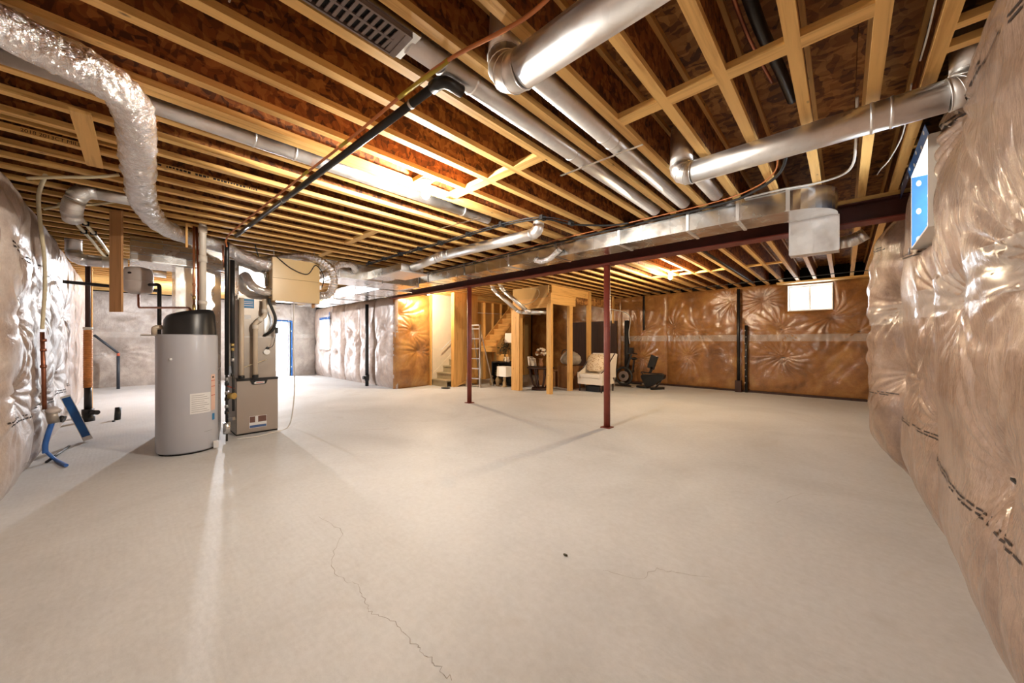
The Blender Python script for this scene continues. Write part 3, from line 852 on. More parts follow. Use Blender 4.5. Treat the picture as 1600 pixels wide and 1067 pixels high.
# boot and side run with foil wraps
t = thing('takeoff_boot', (-5.6, 3.3, 2.46), 'sheet metal take-off boot feeding the side duct', 'duct')
MB().box(-5.95, 2.98, 2.455, -5.22, 3.50, 2.475).build('flange_plate', 'galv_pipe', t)
MB().box(-5.90, 3.03, 2.4755, -5.28, 3.45, 2.60).build('boot_body', 'galv', t)
MB().box(-6.517, 3.05, 2.48, -5.955, 3.42, 2.62).build('neck', 'galv', t)
duct('side_duct', 'round galvanized duct running beside the beam trunk from the boot', [(-5.275, 3.25, 2.56), (-4.6, 3.32, 2.65), (-2.745, 3.42, 2.65), (-2.745, 3.45, 2.97)], .068, collars=[((-4.4, 3.33, 2.65), (1, .05, 0)), ((-3.1, 3.405, 2.65), (1, .05, 0))])
def flex(name, label, pts, r, mat='foil', rib=.0, pitch=.05, seed=1, n=40, group=None, sub=26):
    path = smooth_path(pts, sub); R = []; s = 0; prev = path[0]; SS = []
    for i, p in enumerate(path):
        s += (p - prev).length; prev = p; SS.append(s)
        R.append(r * (1 + .09 * noise.noise(Vector((s * 6, seed, 0)))) + (rib * math.sin(2 * PI * s / pitch) if rib else 0))
    t = thing(name, pts[0], label, 'flexible duct', group)
    o = MB().tube(path, R, n).build('foil_sleeve', mat, t)
    # crinkle the sleeve: rings of small gathers plus random creases
    for v in o.data.vertices:
        j = min(len(path) - 1, v.index // n); a = 2 * PI * (v.index % n) / n
        q = v.co + Vector((seed, 0, 0))
        k = noise.noise(q * 9) * .012 + noise.noise(q * 24) * .010 + abs(noise.noise(Vector((SS[j] * 38, math.cos(a) * 2.2, math.sin(a) * 2.2 + seed)))) * .012 - .004
        d = v.co - path[j]
        if d.length > 1e-5: v.co += d.normalized() * k * (r / .09)
    for q, a in ((path[0], path[1]), (path[-1], path[-2])):
        mb = MB(); ring(mb, q + (a - q).normalized() * .03, a - q, r * 1.02, .03, 18); mb.build('band', 'galv_dark', t)
    return t
FX = 'silver flexible ducts'
f1 = flex('insulated_flex_duct', 'fat silver insulated duct sagging from the ceiling past the water heater', [(-2.40, -.56, 2.64), (-2.53, -.42, 2.64), (-2.61, -.27, 2.63), (-2.66, -.13, 2.63), (-2.76, -.02, 2.62), (-2.98, .03, 2.58), (-3.55, .05, 2.55), (-4.32, .08, 2.53), (-4.93, .15, 2.56), (-5.45, .24, 2.60), (-5.85, .37, 2.63), (-6.09, .56, 2.64), (-6.15, .85, 2.61), (-6.10, 1.12, 2.49), (-6.09, 1.27, 2.44), (-6.10, 1.408, 2.42)], .088, seed=3, group=FX, sub=40)
# torn strip of yellow wool along the bend
mb = MB()
for k in range(90):
    s = random.random(); a = Vector((-2.66, -.13, 2.63)).lerp(Vector((-3.0, .03, 2.58)), s)
    c = a + Vector((.03 + random.uniform(-.01, .01), .078 + random.uniform(-.012, .012), .035 + random.uniform(-.03, .02)))
    d = Vector((random.uniform(-1, 1), random.uniform(-.4, 1), random.uniform(-1, .4))).normalized() * random.uniform(.012, .03)
    mb.beam(c - d * .5, c + d, .006, .003)
tag(mb.build('torn_wool', 'orange_pipe', f1), kind='stuff')
flex('insulated_flex_duct', 'ribbed silver duct arching over the beige ventilator box', [(-7.30, 1.005, 2.62), (-7.12, 1.24, 2.635), (-6.78, 1.52, 2.635), (-6.44, 1.66, 2.635), (-6.08, 1.86, 2.63), (-5.86, 2.08, 2.52), (-5.86, 2.20, 2.30), (-5.98, 2.18, 2.08), (-6.10, 2.06, 2.04)], .056, rib=.005, pitch=.045, seed=5, group=FX)
flex('insulated_flex_duct', 'short crumpled silver duct curling into the ventilator side', [(-6.245, 1.14, 2.26), (-6.10, 1.13, 2.22), (-6.0, 1.15, 2.13), (-5.985, 1.23, 2.05), (-6.02, 1.33, 2.03), (-6.09, 1.406, 2.04)], .055, seed=7, group=FX)
flex('insulated_flex_duct', 'silver duct hooking from the ventilator up to the cross trunk', [(-6.12, 2.05, 2.36), (-6.08, 2.20, 2.44), (-6.10, 2.40, 2.60), (-6.20, 2.62, 2.64), (-6.38, 2.76, 2.62), (-6.515, 2.80, 2.60)], .052, rib=.005, pitch=.045, seed=9, group=FX)
flex('insulated_flex_duct', 'foil wrapped offset against the beam trunk side', [(-3.32, 4.08, 2.53), (-3.22, 4.085, 2.49), (-3.05, 4.085, 2.51), (-2.94, 4.085, 2.58), (-2.88, 4.085, 2.62)], .044, seed=11, group=FX)

# return plenum box, drop
t = thing('return_plenum', (-7.3, .6, 0), 'galvanized return plenum with drop duct behind the water heater', 'duct')
MB().box(-7.75, .02, 2.42, -6.98, 1.00, 2.735).build('plenum_box', 'galv', t)
for z in (2.50, 2.60, 2.68): MB().box(-6.979, .03, z, -6.973, .99, z + .006).build('crease', 'galv_dark', t)
MB().box(-7.68, .47, .0, -7.05, .98, 2.4195).build('drop_duct', 'galv', t)
MB().box(-6.985, .0, 2.41, -6.965, 1.01, 2.425).build('drive_cleat', 'galv_pipe', t)

# ------------------------------------------------------------------ furnace
t = thing('furnace', (-6.5, 1.28, 0), 'grey steel furnace with black handle strip and white PVC pipes', 'furnace')
FX0, FX1, FY0, FY1 = -6.90, -6.19, 1.03, 1.53
MB().box(FX0, FY0, .02, FX1 - .025, FY1, .80).build('cabinet', 'coil_grey', t)
d = MB().box(FX1 - .0245, FY0 + .004, .03, FX1, FY1 - .004, .765).build('door', 'furnace_grey', t)
MB().box(FX1 - .0245, FY0, .7655, FX1 + .006, FY1, .80).build('top_strip', 'black_abs', t)
h = MB().prismx([(1.185, .766), (1.205, .715), (1.22, .705), (1.36, .705), (1.375, .715), (1.395, .766)], FX1 + .0005, FX1 + .012).build('handle', 'black_abs', d)
MB().prismx([(1.225, .728), (1.24, .716), (1.355, .716), (1.355, .748), (1.25, .748)], FX1 + .0125, FX1 + .015).build('badge', 'label_white', h)
MB().box(FX1 + .0152, 1.255, .728, FX1 + .0158, 1.345, .738).build('badge_lettering', 'label_red', h)
lb = MB().box(FX1 + .0005, 1.175, .085, FX1 + .0015, 1.385, .255).build('notice_label', 'label_white', d)
MB().box(FX1 + .0016, 1.18, .165, FX1 + .0022, 1.245, .25).box(FX1 + .0016, 1.28, .165, FX1 + .0022, 1.38, .25).build('printed_text', 'label_brown', lb)
MB().box(FX1 + .0016, 1.18, .09, FX1 + .0022, 1.38, .125).build('printed_band', 'label_blue', lb)
MB().box(FX0, FY0, 0, FX1 - .03, FY1, .0195).build('base', 'black_matte', t)
c = MB().box(FX0 + .02, FY0 + .02, .8005, FX1 - .04, FY1 - .02, 1.98).build('coil_casing', 'coil_grey', t)
MB().box(FX1 - .0395, FY0 + .02, 1.385, FX1 - .036, FY1 - .02, 1.392).build('casing_seam', 'galv_dark', c)
MB().box(FX1 - .0395, 1.06, 1.80, FX1 - .037, 1.24, 1.93).build('energy_label', 'energy_blue', c)
for z in (1.83, 1.86, 1.885): MB().box(FX1 - .0368, 1.07, z, FX1 - .0362, 1.23, z + .008).build('printed_line', 'label_white', c)
MB().box(FX1 - .0395, 1.13, 1.64, FX1 - .037, 1.20, 1.70).build('care_label', 'label_white', c)
MB().prismx([(1.36, 1.40)] + [(1.38 + .085 * math.sin(PI * k / 8), 1.45 + .35 * k / 8) for k in range(9)] + [(1.36, 1.85)], FX1 - .0395, FX1 - .02).build('drain_pan_bulge', 'galv', c)
MB().box(FX0 + .04, FY0 + .04, 1.9805, FX1 - .06, FY1 - .04, 2.53).build('supply_plenum', 'galv', t)
MB().box(FX0 + .04, FY1 - .0395, 2.2, -6.54, 1.7525, 2.53).build('plenum_neck', 'galv', t)
def pipe(name, label, pts, r, mat, rad=.05, couplings=(), cat='pipe', group=None, parent=None):
    o = MB().tube(bend(pts, rad, 6), r, 12).build(name, mat, parent)
    if parent is None: tag(o, label, cat, group)
    for c, ax, L, m in couplings:
        c = Vector(c); ax = Vector(ax).normalized()
        MB().tube([c - ax * L / 2, c + ax * L / 2], r * 1.28, 12).build('coupling', m, o)
    return o
pipe('intake_pipe', None, [(-6.13, 1.075, .81), (-6.13, 1.075, 1.93)], .030, 'pvc_warm', couplings=[((-6.13, 1.075, .83), (0, 0, 1), .04, 'black_abs')], parent=t)
pipe('exhaust_pipe', None, [(-6.13, 1.235, .81), (-6.13, 1.235, 1.58), (-6.13, 1.345, 1.69), (-6.13, 1.345, 1.93)], .030, 'pvc_warm', .02, couplings=[((-6.13, 1.235, .83), (0, 0, 1), .04, 'black_abs'), ((-6.13, 1.235, 1.53), (0, 0, 1), .06, 'pvc'), ((-6.13, 1.345, 1.76), (0, 0, 1), .06, 'pvc'), ((-6.13, 1.29, 1.635), (0, 1, 1), .05, 'pvc')], parent=t)
pipe('insulated_line', None, [(-6.062, 1.385, 1.94), (-6.062, 1.39, 1.88), (-6.065, 1.475, 1.66), (-6.08, 1.44, 1.48), (-6.21, 1.36, 1.41)], .020, 'rubber', .08, parent=t)
MB().box(-6.10, 1.465, 1.44, -6.06, 1.50, 1.53).build('control_box', 'rubber', t)
pipe('control_wire', None, [(-6.08, 1.48, 1.44), (-6.09, 1.44, 1.25), (-6.19, 1.40, 1.22)], .004, 'rubber', parent=t)
MB().tube([(-6.225, 1.39, 1.17), (-6.20, 1.39, 1.17)], .04, 14).build('port', 'white_vinyl', t)
MB().tube([(-6.225, 1.40, 1.225), (-6.195, 1.40, 1.225)], .022, 12).build('plug', 'black_abs', t)
pipe('sensor_wire', None, [(-6.18, 1.10, .95), (-6.18, 1.16, .98), (-6.18, 1.38, 1.06)], .005, 'cable_cream', parent=t)

# ------------------------------------------------------------------ ventilator box
t = thing('ventilator', (-6.1, 1.72, 1.91), 'beige enamelled ventilator box hung from the joists', 'ventilator')
MB().box(-6.205, 1.412, 1.91, -6.015, 2.045, 2.54).build('cabinet', 'beige_enamel', t)
MB().box(-6.0145, 1.416, 1.914, -6.0, 2.041, 2.238).build('door_panel', 'beige_enamel', t)
MB().box(-6.0145, 1.416, 2.244, -6.0, 2.041, 2.536).build('door_panel', 'beige_enamel', t)
for y in (1.47, 2.02): MB().tube([(-6.17, y, 2.541), (-6.17, y, 2.748)], .004, 6).build('hanger_chain', 'galv_dark', t)
MB().box(-6.06, 2.0455, 2.14, -6.02, 2.075, 2.20).build('junction_box', 'white_vinyl', t)
MB().tube([(-6.10, 1.98, 1.9095), (-6.10, 1.98, 1.845)], .022, 10).build('drain_stub', 'boardZ', t)
one('power_cable', MB().tube(smooth_path([(-6.03, 1.47, 2.55), (-5.985, 1.49, 2.52), (-5.98, 1.65, 2.40), (-5.98, 1.86, 2.345), (-5.985, 1.98, 2.50), (-5.99, 2.085, 2.38), (-6.0, 2.10, 2.27), (-6.03, 2.082, 2.17)], 8), .007, 8), 'rubber', 'black power cable looped across the beige ventilator box', 'cable')
one('power_cable', MB().tube(smooth_path([(-6.215, 1.25, 2.72), (-6.21, 1.27, 2.62), (-6.21, 1.32, 2.45), (-6.21, 1.375, 2.30), (-6.195, 1.39, 2.14)], 8), .007, 8), 'rubber', 'black cable hanging between the silver ducts above the furnace', 'cable')

# ------------------------------------------------------------------ water heater
TX, TY, TR = -5.88, .50, .285
t = thing('water_heater', (TX, TY, 0), 'tall grey cylindrical water heater with black domed cap', 'water heater')
tank = MB().lathe([(0, .02), (TR * .97, .02), (TR, .04), (TR, 1.385), (TR * .985, 1.405), (0, 1.405)], (TX, TY, 0), 48).build('tank', 'tank_grey', t)
MB().lathe([(0, 0), (TR * .92, 0), (TR * .92, .0195), (0, .0195)], (TX, TY, 0), 40).build('base_ring', 'black_matte', t)
# sloping black hood
n = 40; vs = []; top = []
def hood_r(th): return TR * .92
for lvl, (k, z) in enumerate(((1.0, 0), (.99, .10), (.95, .80), (.86, 1.0))):
    for i in range(n):
        th = 2 * PI * i / n
        # the rim slopes: lower on the -Y side, higher towards +Y
        hgt = .255 + .07 * max(-1, min(1, .75 * math.cos(th - .9)))
        vs.append((TX + .02 + .25 * k * math.cos(th), TY + .02 + .25 * k * math.sin(th), 1.4055 + hgt * z))
fs = [(l * n + i, l * n + (i + 1) % n, (l + 1) * n + (i + 1) % n, (l + 1) * n + i) for l in range(3) for i in range(n)]
fs.append(tuple(3 * n + i for i in range(n)))
MB().add(vs, fs, True).build('hood', 'black_abs', t)
def curved_label(name, mat, a0, a1, z0, z1, parent, off=.0015):
    mb = MB(); m = 8; v = []
    for z in (z0, z1):
        for k in range(m + 1):
            th = a0 + (a1 - a0) * k / m
            v.append((TX + (TR + off) * math.cos(th), TY + (TR + off) * math.sin(th), z))
    mb.add(v, [(k, k + 1, m + 2 + k, m + 1 + k) for k in range(m)], True)
    return mb.build(name, mat, parent)
# the camera sees the tank from direction (+x, -y): angle about -0.08 rad
cl = curved_label('rating_label', 'label_white', -.02, .72, .47, .71, tank)
for k in range(9): curved_label('printed_line', 'label_ink', .03, .66 - .10 * (k % 3), .49 + .024 * k, .494 + .024 * k, cl, .0024)
wl = curved_label('warning_label', 'label_pink', .74, .98, .48, .92, tank)
for z in (.84, .77, .66): curved_label('printed_band', 'label_red', .75, .97, z, z + .008, wl, .0024)
curved_label('warning_icon', 'ink', .80, .90, .875, .895, wl, .0024)
curved_label('energy_label', 'energy_blue', .80, .95, .36, .44, tank)
curved_label('serial_label', 'label_ink', .45, .80, .24, .243, tank)
MB().ball((TX + TR * math.cos(-.62), TY + TR * math.sin(-.62), 1.12), .016).build('anode_plug', 'label_white', tank)
MB().box(TX + .20, TY + .215, .02, TX + .245, TY + .26, .10).build('drain_valve', 'label_white', t)
pipe('relief_valve', None, [(TX - .02, TY - .20, 1.42), (TX - .02, TY - .20, 1.49), (TX + .0, TY - .29, 1.49), (TX + .0, TY - .29, 1.40)], .026, 'pvc_warm', .03, parent=t)
MB().box(TX - .10, TY - .40, 1.385, TX + .08, TY - .27, 1.403).build('valve_bracket', 'coil_grey', t)
pipe('vent_pipe', 'white plastic vent pipe rising from the water heater cap', [(-5.79, .63, 1.62), (-5.79, .63, 2.84), (-5.79, -.50, 2.86)], .034, 'pvc', .07, couplings=[((-5.79, .63, 1.80), (0, 0, 1), .05, 'pvc'), ((-5.79, .63, 2.34), (0, 0, 1), .08, 'pvc'), ((-5.79, .63, 2.70), (0, 0, 1), .08, 'pvc'), ((-5.79, .50, 2.842), (0, 1, 0), .07, 'pvc')])
pipe('copper_pipe', 'pair-side copper riser with brass valve above the water heater', [(-5.86, .555, 1.60), (-5.86, .555, 2.74)], .013, 'copper', couplings=[((-5.86, .555, 1.72), (0, 0, 1), .10, 'brass'), ((-5.86, .555, 1.86), (0, 0, 1), .05, 'brass'), ((-5.86, .555, 2.02), (0, 0, 1), .03, 'copper')])
pipe('copper_pipe', 'dull copper riser next to the brass-valved copper pipe', [(-5.90, .60, 1.66), (-5.90, .60, 2.20), (-5.88, .58, 2.74)], .013, 'copper_dull')
one('wood_strip', MB().box(-5.85, .475, 2.46, -5.81, .495, 2.749), 'studZ', 'short wood strip hanging beside the water heater pipes', 'board')
# expansion tank and its pipework
t = thing('expansion_tank', (-7.05, .10, 2.12), 'small cream expansion tank hanging left of the water heater', 'tank')
MB().lathe([(0, 1.965), (.08, 1.97), (.135, 2.0), (.145, 2.05), (.145, 2.27), (.13, 2.315), (.06, 2.335), (0, 2.335)], (-7.05, .10, 0), 32).build('shell', 'cream_tank', t)
MB().lathe([(.1455, 2.128), (.150, 2.134), (.150, 2.146), (.1455, 2.152)], (-7.05, .10, 0), 32).build('weld_band', 'cream_tank', t)
mb = MB(); mb.add([(-7.05 + .1465 * math.cos(a), .10 + .1465 * math.sin(a), z) for a, z in ((-.62 + .16 * math.cos(2 * PI * k / 14), 2.235 + .014 * math.sin(2 * PI * k / 14)) for k in range(14))], [tuple(range(14))]); mb.build('oval_badge', 'ink', t)
pipe('stem', None, [(-7.05, .10, 1.9645), (-7.05, .10, 1.785), (-6.0, .52, 1.745), (-5.90, .53, 1.70)], .013, 'copper_dull', .04, parent=t)
pipe('drain_pipe', 'black pipe elbow dropping behind the water heater', [(-6.88, .20, 2.09), (-6.76, .29, 2.09), (-6.76, .29, 1.30), (-6.74, .31, .0)], .022, 'black_abs', .04)
# black gas pipes between heater and furnace
t = thing('gas_pipe', (-5.98, .90, 0), 'black gas pipe with white tube, valve and drip leg beside the heater', 'pipe')
MB().tube(bend([(-6.00, .895, .88), (-6.00, .895, 2.46), (-5.99, .90, 2.64)], .05), .024, 12).build('riser', 'black_abs', t)
MB().tube(bend([(-5.94, .945, 1.30), (-5.94, .945, 2.40)], .05), .026, 12).build('drain_riser', 'black_abs', t)
MB().tube([(-5.97, .925, 1.0), (-5.97, .925, 2.40)], .012, 10).build('condensate_tube', 'cable_white', t)
MB().tube(bend([(-5.94, .945, 1.299), (-5.94, .945, 1.05), (-5.94, .955, .80), (-5.94, .955, .40)], .03), .015, 10).build('fuel_line', 'rubber', t)
for z, m in ((1.26, 'brass'), (1.20, 'brass'), (1.06, 'galv_dark'), (.86, 'rubber')): MB().tube([(-5.94, .946, z), (-5.94, .946, z + .04)], .020, 10).build('fitting', m, t)
MB().tube([(-6.00, .895, .879), (-6.00, .895, .25)], .016, 10).build('drip_leg', 'rubber', t)
for z, m in ((.80, 'galv_dark'), (.74, 'rubber'), (.62, 'galv_dark'), (.54, 'rubber'), (.44, 'galv_dark'), (.36, 'rubber')): MB().tube([(-6.00, .895, z), (-6.00, .895, z + .045)], .024, 10).build('fitting', m, t)
MB().tube([(-5.975, .92, .60), (-5.925, .965, .60)], .042, 16).build('regulator', 'brass', t)
MB().beam((-6.0, .895, .735), (-5.93, .965, .70), .02, .012).build('shutoff_lever', 'label_red', t)
MB().tube([(-6.00, .895, .10), (-6.00, .895, .2495)], .040, 14).build('sediment_cup', 'galv', t)
MB().tube([(-6.0, .895, 0), (-6.0, .895, .0995)], .012, 10).build('foot', 'rubber', t)
MB().beam((-5.97, .92, .29), (-5.93, .96, .30), .05, .04).build('tee', 'galv_dark', t)
one('drain_hose', MB().tube(smooth_path([(-6.12, 1.72, 1.905), (-6.20, 1.73, 1.26), (-6.30, 1.78, .66), (-6.28, 1.74, .20), (-6.22, 1.66, .012), (-6.05, 1.45, .010), (-5.95, 1.2, .010), (-6.0, 1.0, .010)], 10), .009, 8), 'cable_white', 'clear white hose hanging from the ventilator to the floor', 'hose')

# ------------------------------------------------------------------ overhead pipes and cables
t = thing('drain_pipe', (-3.6, 1.04, 2.69), 'long black plastic pipe slung under the joists with an elbow', 'pipe')
MB().tube([(-5.75, .95, 2.685), (-1.62, 1.115, 2.685)], .023, 14).build('pipe', 'black_abs', t)
MB().tube(bend([(-1.62, 1.115, 2.685), (-1.53, 1.12, 2.685), (-1.53, 1.24, 2.688)], .06), .031, 14).build('elbow', 'black_abs', t)
for s in (.0, .42, .97):
    mb = MB(); p = Vector((-5.6, .956, 2.686)).lerp(Vector((-1.70, 1.112, 2.685)), s); ring(mb, p, (1, .04, 0), .024, .02, 14); mb.build('hanger_ring', 'galv_dark', t)
t = thing('copper_line', (-3.0, 1.03, 2.72), 'orange copper line with yellow sleeves crossing under the joists', 'pipe')
pth = smooth_path([(-5.90, .88, 2.56), (-5.80, .885, 2.69), (-4.2, .955, 2.708), (-2.53, 1.030, 2.705), (-1.75, 1.050, 2.705), (-1.38, 1.055, 2.68), (-.93, 1.12, 2.66), (-.72, 1.05, 2.68), (-.60, .7, 2.72)], 8)
MB().tube(pth, .009, 8).build('tube', 'pex_orange', t)
for a, b in (((-1.85, 1.048, 2.706), (-1.40, 1.055, 2.682)), ((-2.62, 1.026, 2.705), (-2.50, 1.031, 2.705)), ((-3.30, .994, 2.708), (-3.18, 1.0, 2.708))):
    MB().tube([a, b], .0115, 8).build('sleeve', 'gas_yellow', t)
pipe('copper_drop', 'copper tube bundle dropping beside the black gas pipe', [(-6.05, .86, 2.60), (-6.02, .86, 2.45), (-6.03, .87, 2.30)], .011, 'copper_dull')
def cable(name, label, pts, r, mat, cat='cable', group=None, wob=.0, n=8):
    P = smooth_path(pts, 10)
    if wob: P = [p + Vector((0, noise.noise(p * 5) * wob, noise.noise(p * 4 + Vector((9, 0, 0))) * wob)) for p in P]
    return one(name, MB().tube(P, r, n), mat, label, cat, group)
TC = 'cables along the beam trunk'
cable('wire_bundle', 'black cable tied along the top of the beam trunk', [(-6.44, 4.105, 2.705), (-5.0, 4.105, 2.712), (-3.0, 4.10, 2.712), (-1.9, 4.105, 2.714), (-.95, 4.10, 2.714), (-.62, 3.98, 2.718), (-.42, 3.74, 2.722), (-.335, 3.52, 2.765), (-.33, 3.3, 2.86)], .012, 'rubber', group=TC, wob=.006)
cable('wire_bundle', 'thin copper line running with the black trunk cable', [(-4.6, 4.055, 2.70), (-3.0, 4.055, 2.733), (-1.9, 4.06, 2.735), (-.95, 4.05, 2.735), (-.60, 3.92, 2.736), (-.43, 3.69, 2.737), (-.385, 3.50, 2.775), (-.38, 3.3, 2.86)], .006, 'pex_orange', group=TC)
cable('wire_bundle', 'dark wires clipped across the joists ahead of the trunk', [(-6.4, 2.97, 2.722), (-5.5, 2.98, 2.722), (-4.05, 3.05, 2.722), (-3.05, 3.07, 2.72), (-2.52, 3.22, 2.72), (-2.38, 3.60, 2.72), (-2.05, 3.94, 2.718), (-1.85, 4.0, 2.715)], .012, 'rubber', group=TC, wob=.006)
cable('wire_bundle', 'grey wire clipped across the joists ahead of the trunk', [(-6.3, 2.925, 2.725), (-5.5, 2.935, 2.725), (-4.05, 3.005, 2.725), (-3.05, 3.022, 2.722), (-2.49, 3.17, 2.722), (-2.33, 3.58, 2.722)], .006, 'handrail', group=TC)
for x, y in ((-6.2, 2.955), (-5.7, 2.965), (-5.2, 2.98), (-4.7, 3.01), (-4.2, 3.03), (-3.6, 3.045), (-3.0, 3.06), (-2.50, 3.21), (-2.37, 3.59)):
    one('cable_clip', MB().box(x - .02, y - .045, 2.700, x + .02, y + .03, 2.7495), 'black_matte', 'small black clip holding the wires under the joists', 'clip', 'cable clips')
cable('flexible_conduit', 'pale flexible conduit curving from the trunk end into a joist bay', [(-.72, 4.135, 2.732), (-.45, 4.125, 2.732), (-.19, 4.175, 2.732), (-.02, 4.12, 2.732), (.05, 3.95, 2.736), (.065, 3.7, 2.80), (.065, 3.3, 2.95)], .009, 'cable_white')
cable('wire', 'thin white wire drooping from the last joist', [(.29, 3.12, 2.83), (.29, 3.30, 2.76), (.285, 3.55, 2.70), (.25, 3.9, 2.69), (.22, 4.2, 2.73), (.21, 4.4, 2.76)], .004, 'cable_white')
cable('wire', 'thin white wire hanging along the joist near the window wall', [(.285, 1.6, 2.90), (.285, 2.1, 2.80), (.287, 2.5, 2.76), (.29, 2.8, 2.78)], .004, 'cable_white')
cable('wire', 'short white wire tail poking out of the dark joist web', [(-1.97, .30, 2.93), (-1.965, .31, 2.86), (-1.96, .30, 2.80)], .004, 'cable_white')
cable('wire', 'curled white wire tail above the fat silver duct', [(-2.30, .00, 2.86), (-2.28, .03, 2.90), (-2.24, .09, 2.92)], .004, 'cable_white')
cable('far_cable', 'black cable stapled across the joists by the far wall', [(-4.3, 10.25, 2.735), (-2.4, 10.15, 2.735), (-1.9, 10.1, 2.735), (-1.0, 10.05, 2.735), (.2, 10.0, 2.735), (.42, 10.0, 2.735)], .009, 'rubber')
one('bay_pipe_sleeve', MB().tube(smooth_path([(-.30, 1.35, 2.98), (-.33, 1.75, 2.96), (-.32, 2.2, 2.95), (-.28, 2.7, 2.96), (-.26, 3.1, 2.98)], 6), .030, 12), 'black_abs', 'black sleeved copper pipe up inside a joist bay', 'pipe')
one('bay_copper_pipe', MB().tube(smooth_path([(-.345, 1.35, 2.935), (-.375, 1.75, 2.92), (-.365, 2.2, 2.91), (-.325, 2.7, 2.92)], 6), .010, 8), 'copper_dull', 'copper pipe beside the black sleeve in the joist bay', 'pipe')
MB().box(-4.40, 8.6, ZJ + .06, -4.30, 8.9, ZJ + .2).build('web_stiffener', 'osb_web', ceiling)
one('joist_conduit', MB().tube([(-1.648, 5.3, 2.775), (-1.648, 10.6, 2.775)], .018, 8), 'rubber', 'dark conduit running along a far joist near the bulb', 'pipe')

# ------------------------------------------------------------------ things on the left wall
duct('exhaust_elbow', 'galvanized elbow dropping out of a joist bay by the left wall', [(-5.25, .10, 2.76), (-5.25, -.30, 2.755), (-5.30, -.36, 2.58), (-5.44, -.36, 2.50)], .070, group='galvanized ducts by the left wall')
duct('wall_duct', 'galvanized pipe run with elbow reaching the left wall behind the hanging board', [(-7.951, -.52, 2.98), (-7.951, -.52, 2.48), (-7.951, .0, 2.50)], .080, group='galvanized ducts by the left wall', collars=[((-7.951, -.52, 2.75), (0, 0, 1)), ((-7.951, -.25, 2.49), (0, 1, 0))])
duct('wall_duct', 'small galvanized stub in the joists above the hanging expansion tank', [(-9.475, .1, 2.95), (-9.475, .1, 2.62), (-9.475, .5, 2.60)], .070, group='galvanized ducts by the left wall')
one('hanging_board', MB().beam((-5.82, -.085, 1.645), (-5.82, -.085, 2.7495), .13, .022, (-.68, .73, 0)), 'boardZ', 'bare brown board nailed up and hanging from the joists', 'board')
one('brace_board', MB().beam((-3.44, -.20, 2.738), (-4.42, -.18, 2.738), .09, .022), 'pineX', 'pale brace board nailed flat under the joists near the left wall', 'board')
MB().box(-4.10, -.62, ZJ + .05, -4.07, .0, ZJ + .30).build('rim_board', 'pineY', ceiling)
cable('electric_cable', 'thick cream cable running down the left wall', [(-4.9, -.47, 2.715), (-5.55, -.57, 2.70), (-5.90, -.60, 2.55), (-6.03, -.585, 2.2), (-6.03, -.58, 1.9), (-6.04, -.59, 1.65), (-6.05, -.60, 1.45)], .015, 'cable_cream')
cable('electric_cable', 'cream cable loop out of the joists near the wall top', [(-4.64, -.05, 2.78), (-4.66, -.20, 2.715), (-4.75, -.36, 2.69), (-4.90, -.56, 2.66)], .013, 'cable_cream')
cable('electric_cable', 'second cream cable loop dipping from the joist bay', [(-5.50, -.05, 2.78), (-5.54, -.22, 2.71), (-5.62, -.40, 2.67), (-5.74, -.56, 2.62)], .013, 'cable_cream')
for k in range(2):
    FP = [Vector((-5.85, -.47 + .08 * k, 2.722)), Vector((-6.6, -.42 + .08 * k, 2.722)), Vector((-7.6, -.34 + .08 * k, 2.722)), Vector((-8.9, -.25 + .08 * k, 2.722)), Vector((-10.2, -.05 + .08 * k, 2.722))]
    o = cable('electric_cable', ('cream feeder cable strapped diagonally under the joists', 'parallel cream feeder cable below the diagonal one')[k], FP, .019, 'cable_cream')
    for p in (FP[1], (FP[1] + FP[2]) / 2, FP[3]): MB().box(p.x - .02, p.y - .028, 2.698, p.x + .02, p.y + .028, 2.7475).build('strap', 'black_matte', o)
t = thing('water_service', (-6.05, -.57, .5), 'copper water service pipe with grey meter and blue tail', 'water meter')
MB().tube([(-6.05, -.585, .62), (-6.05, -.59, 1.0), (-6.05, -.60, 1.42)], .017, 10).build('riser', 'copper_dull', t)
for z in (1.22, 1.32, 1.05): MB().tube([(-6.05, -.592, z), (-6.05, -.592, z + .03)], .024, 10).build('coupling', 'copper_dull', t)
m = MB().tube([(-6.06, -.57, .535), (-6.06, -.49, .545)], .075, 18).build('meter_body', 'coil_grey', t)
MB().ball((-6.06, -.53, .60), .078, (1, .75, .55)).build('meter_head', 'cream_tank', m)
MB().tube([(-6.05, -.489, .51), (-6.04, -.455, .50)], .035, 14).build('dial', 'black_abs', m)
MB().tube(smooth_path([(-6.06, -.54, .47), (-6.07, -.56, .38), (-6.10, -.585, .25), (-6.10, -.585, .16)], 6), .022, 8).build('blue_tail', 'hose_blue', t)
one('blue_hose', MB().tube(smooth_path([(-6.45, -.62, .12), (-6.40, -.55, .02), (-6.15, -.48, .017), (-6.0, -.44, .017)], 8), .016, 10), 'hose_blue', 'flattened blue hose end lying on the floor by the left wall', 'hose')
one('floor_pipe', MB().tube([(-6.35, -.60, .014), (-7.1, -.50, .014)], .013, 8), 'black_abs', 'thin black pipe offcut lying on the floor by the blue hose', 'pipe')
t = thing('taped_plank', (-7.3, -.48, 0), 'white plank wrapped in blue tape leaning on the left wall', 'plank')
MB().beam((-7.10, -.53, .64), (-7.36, -.36, .022), .085, .030, (1, 0, .3)).build('plank', 'white_paint', t)
MB().beam((-7.105, -.527, .63), (-7.335, -.376, .08), .072, .040, (1, 0, .3)).build('tape_wrap', 'tape_blue', t)
t = thing('drain_stack', (-9.2, -.42, 0), 'orange ribbed pipe on a black floor fitting against the left wall', 'pipe')
P = []; R = []
z = .56
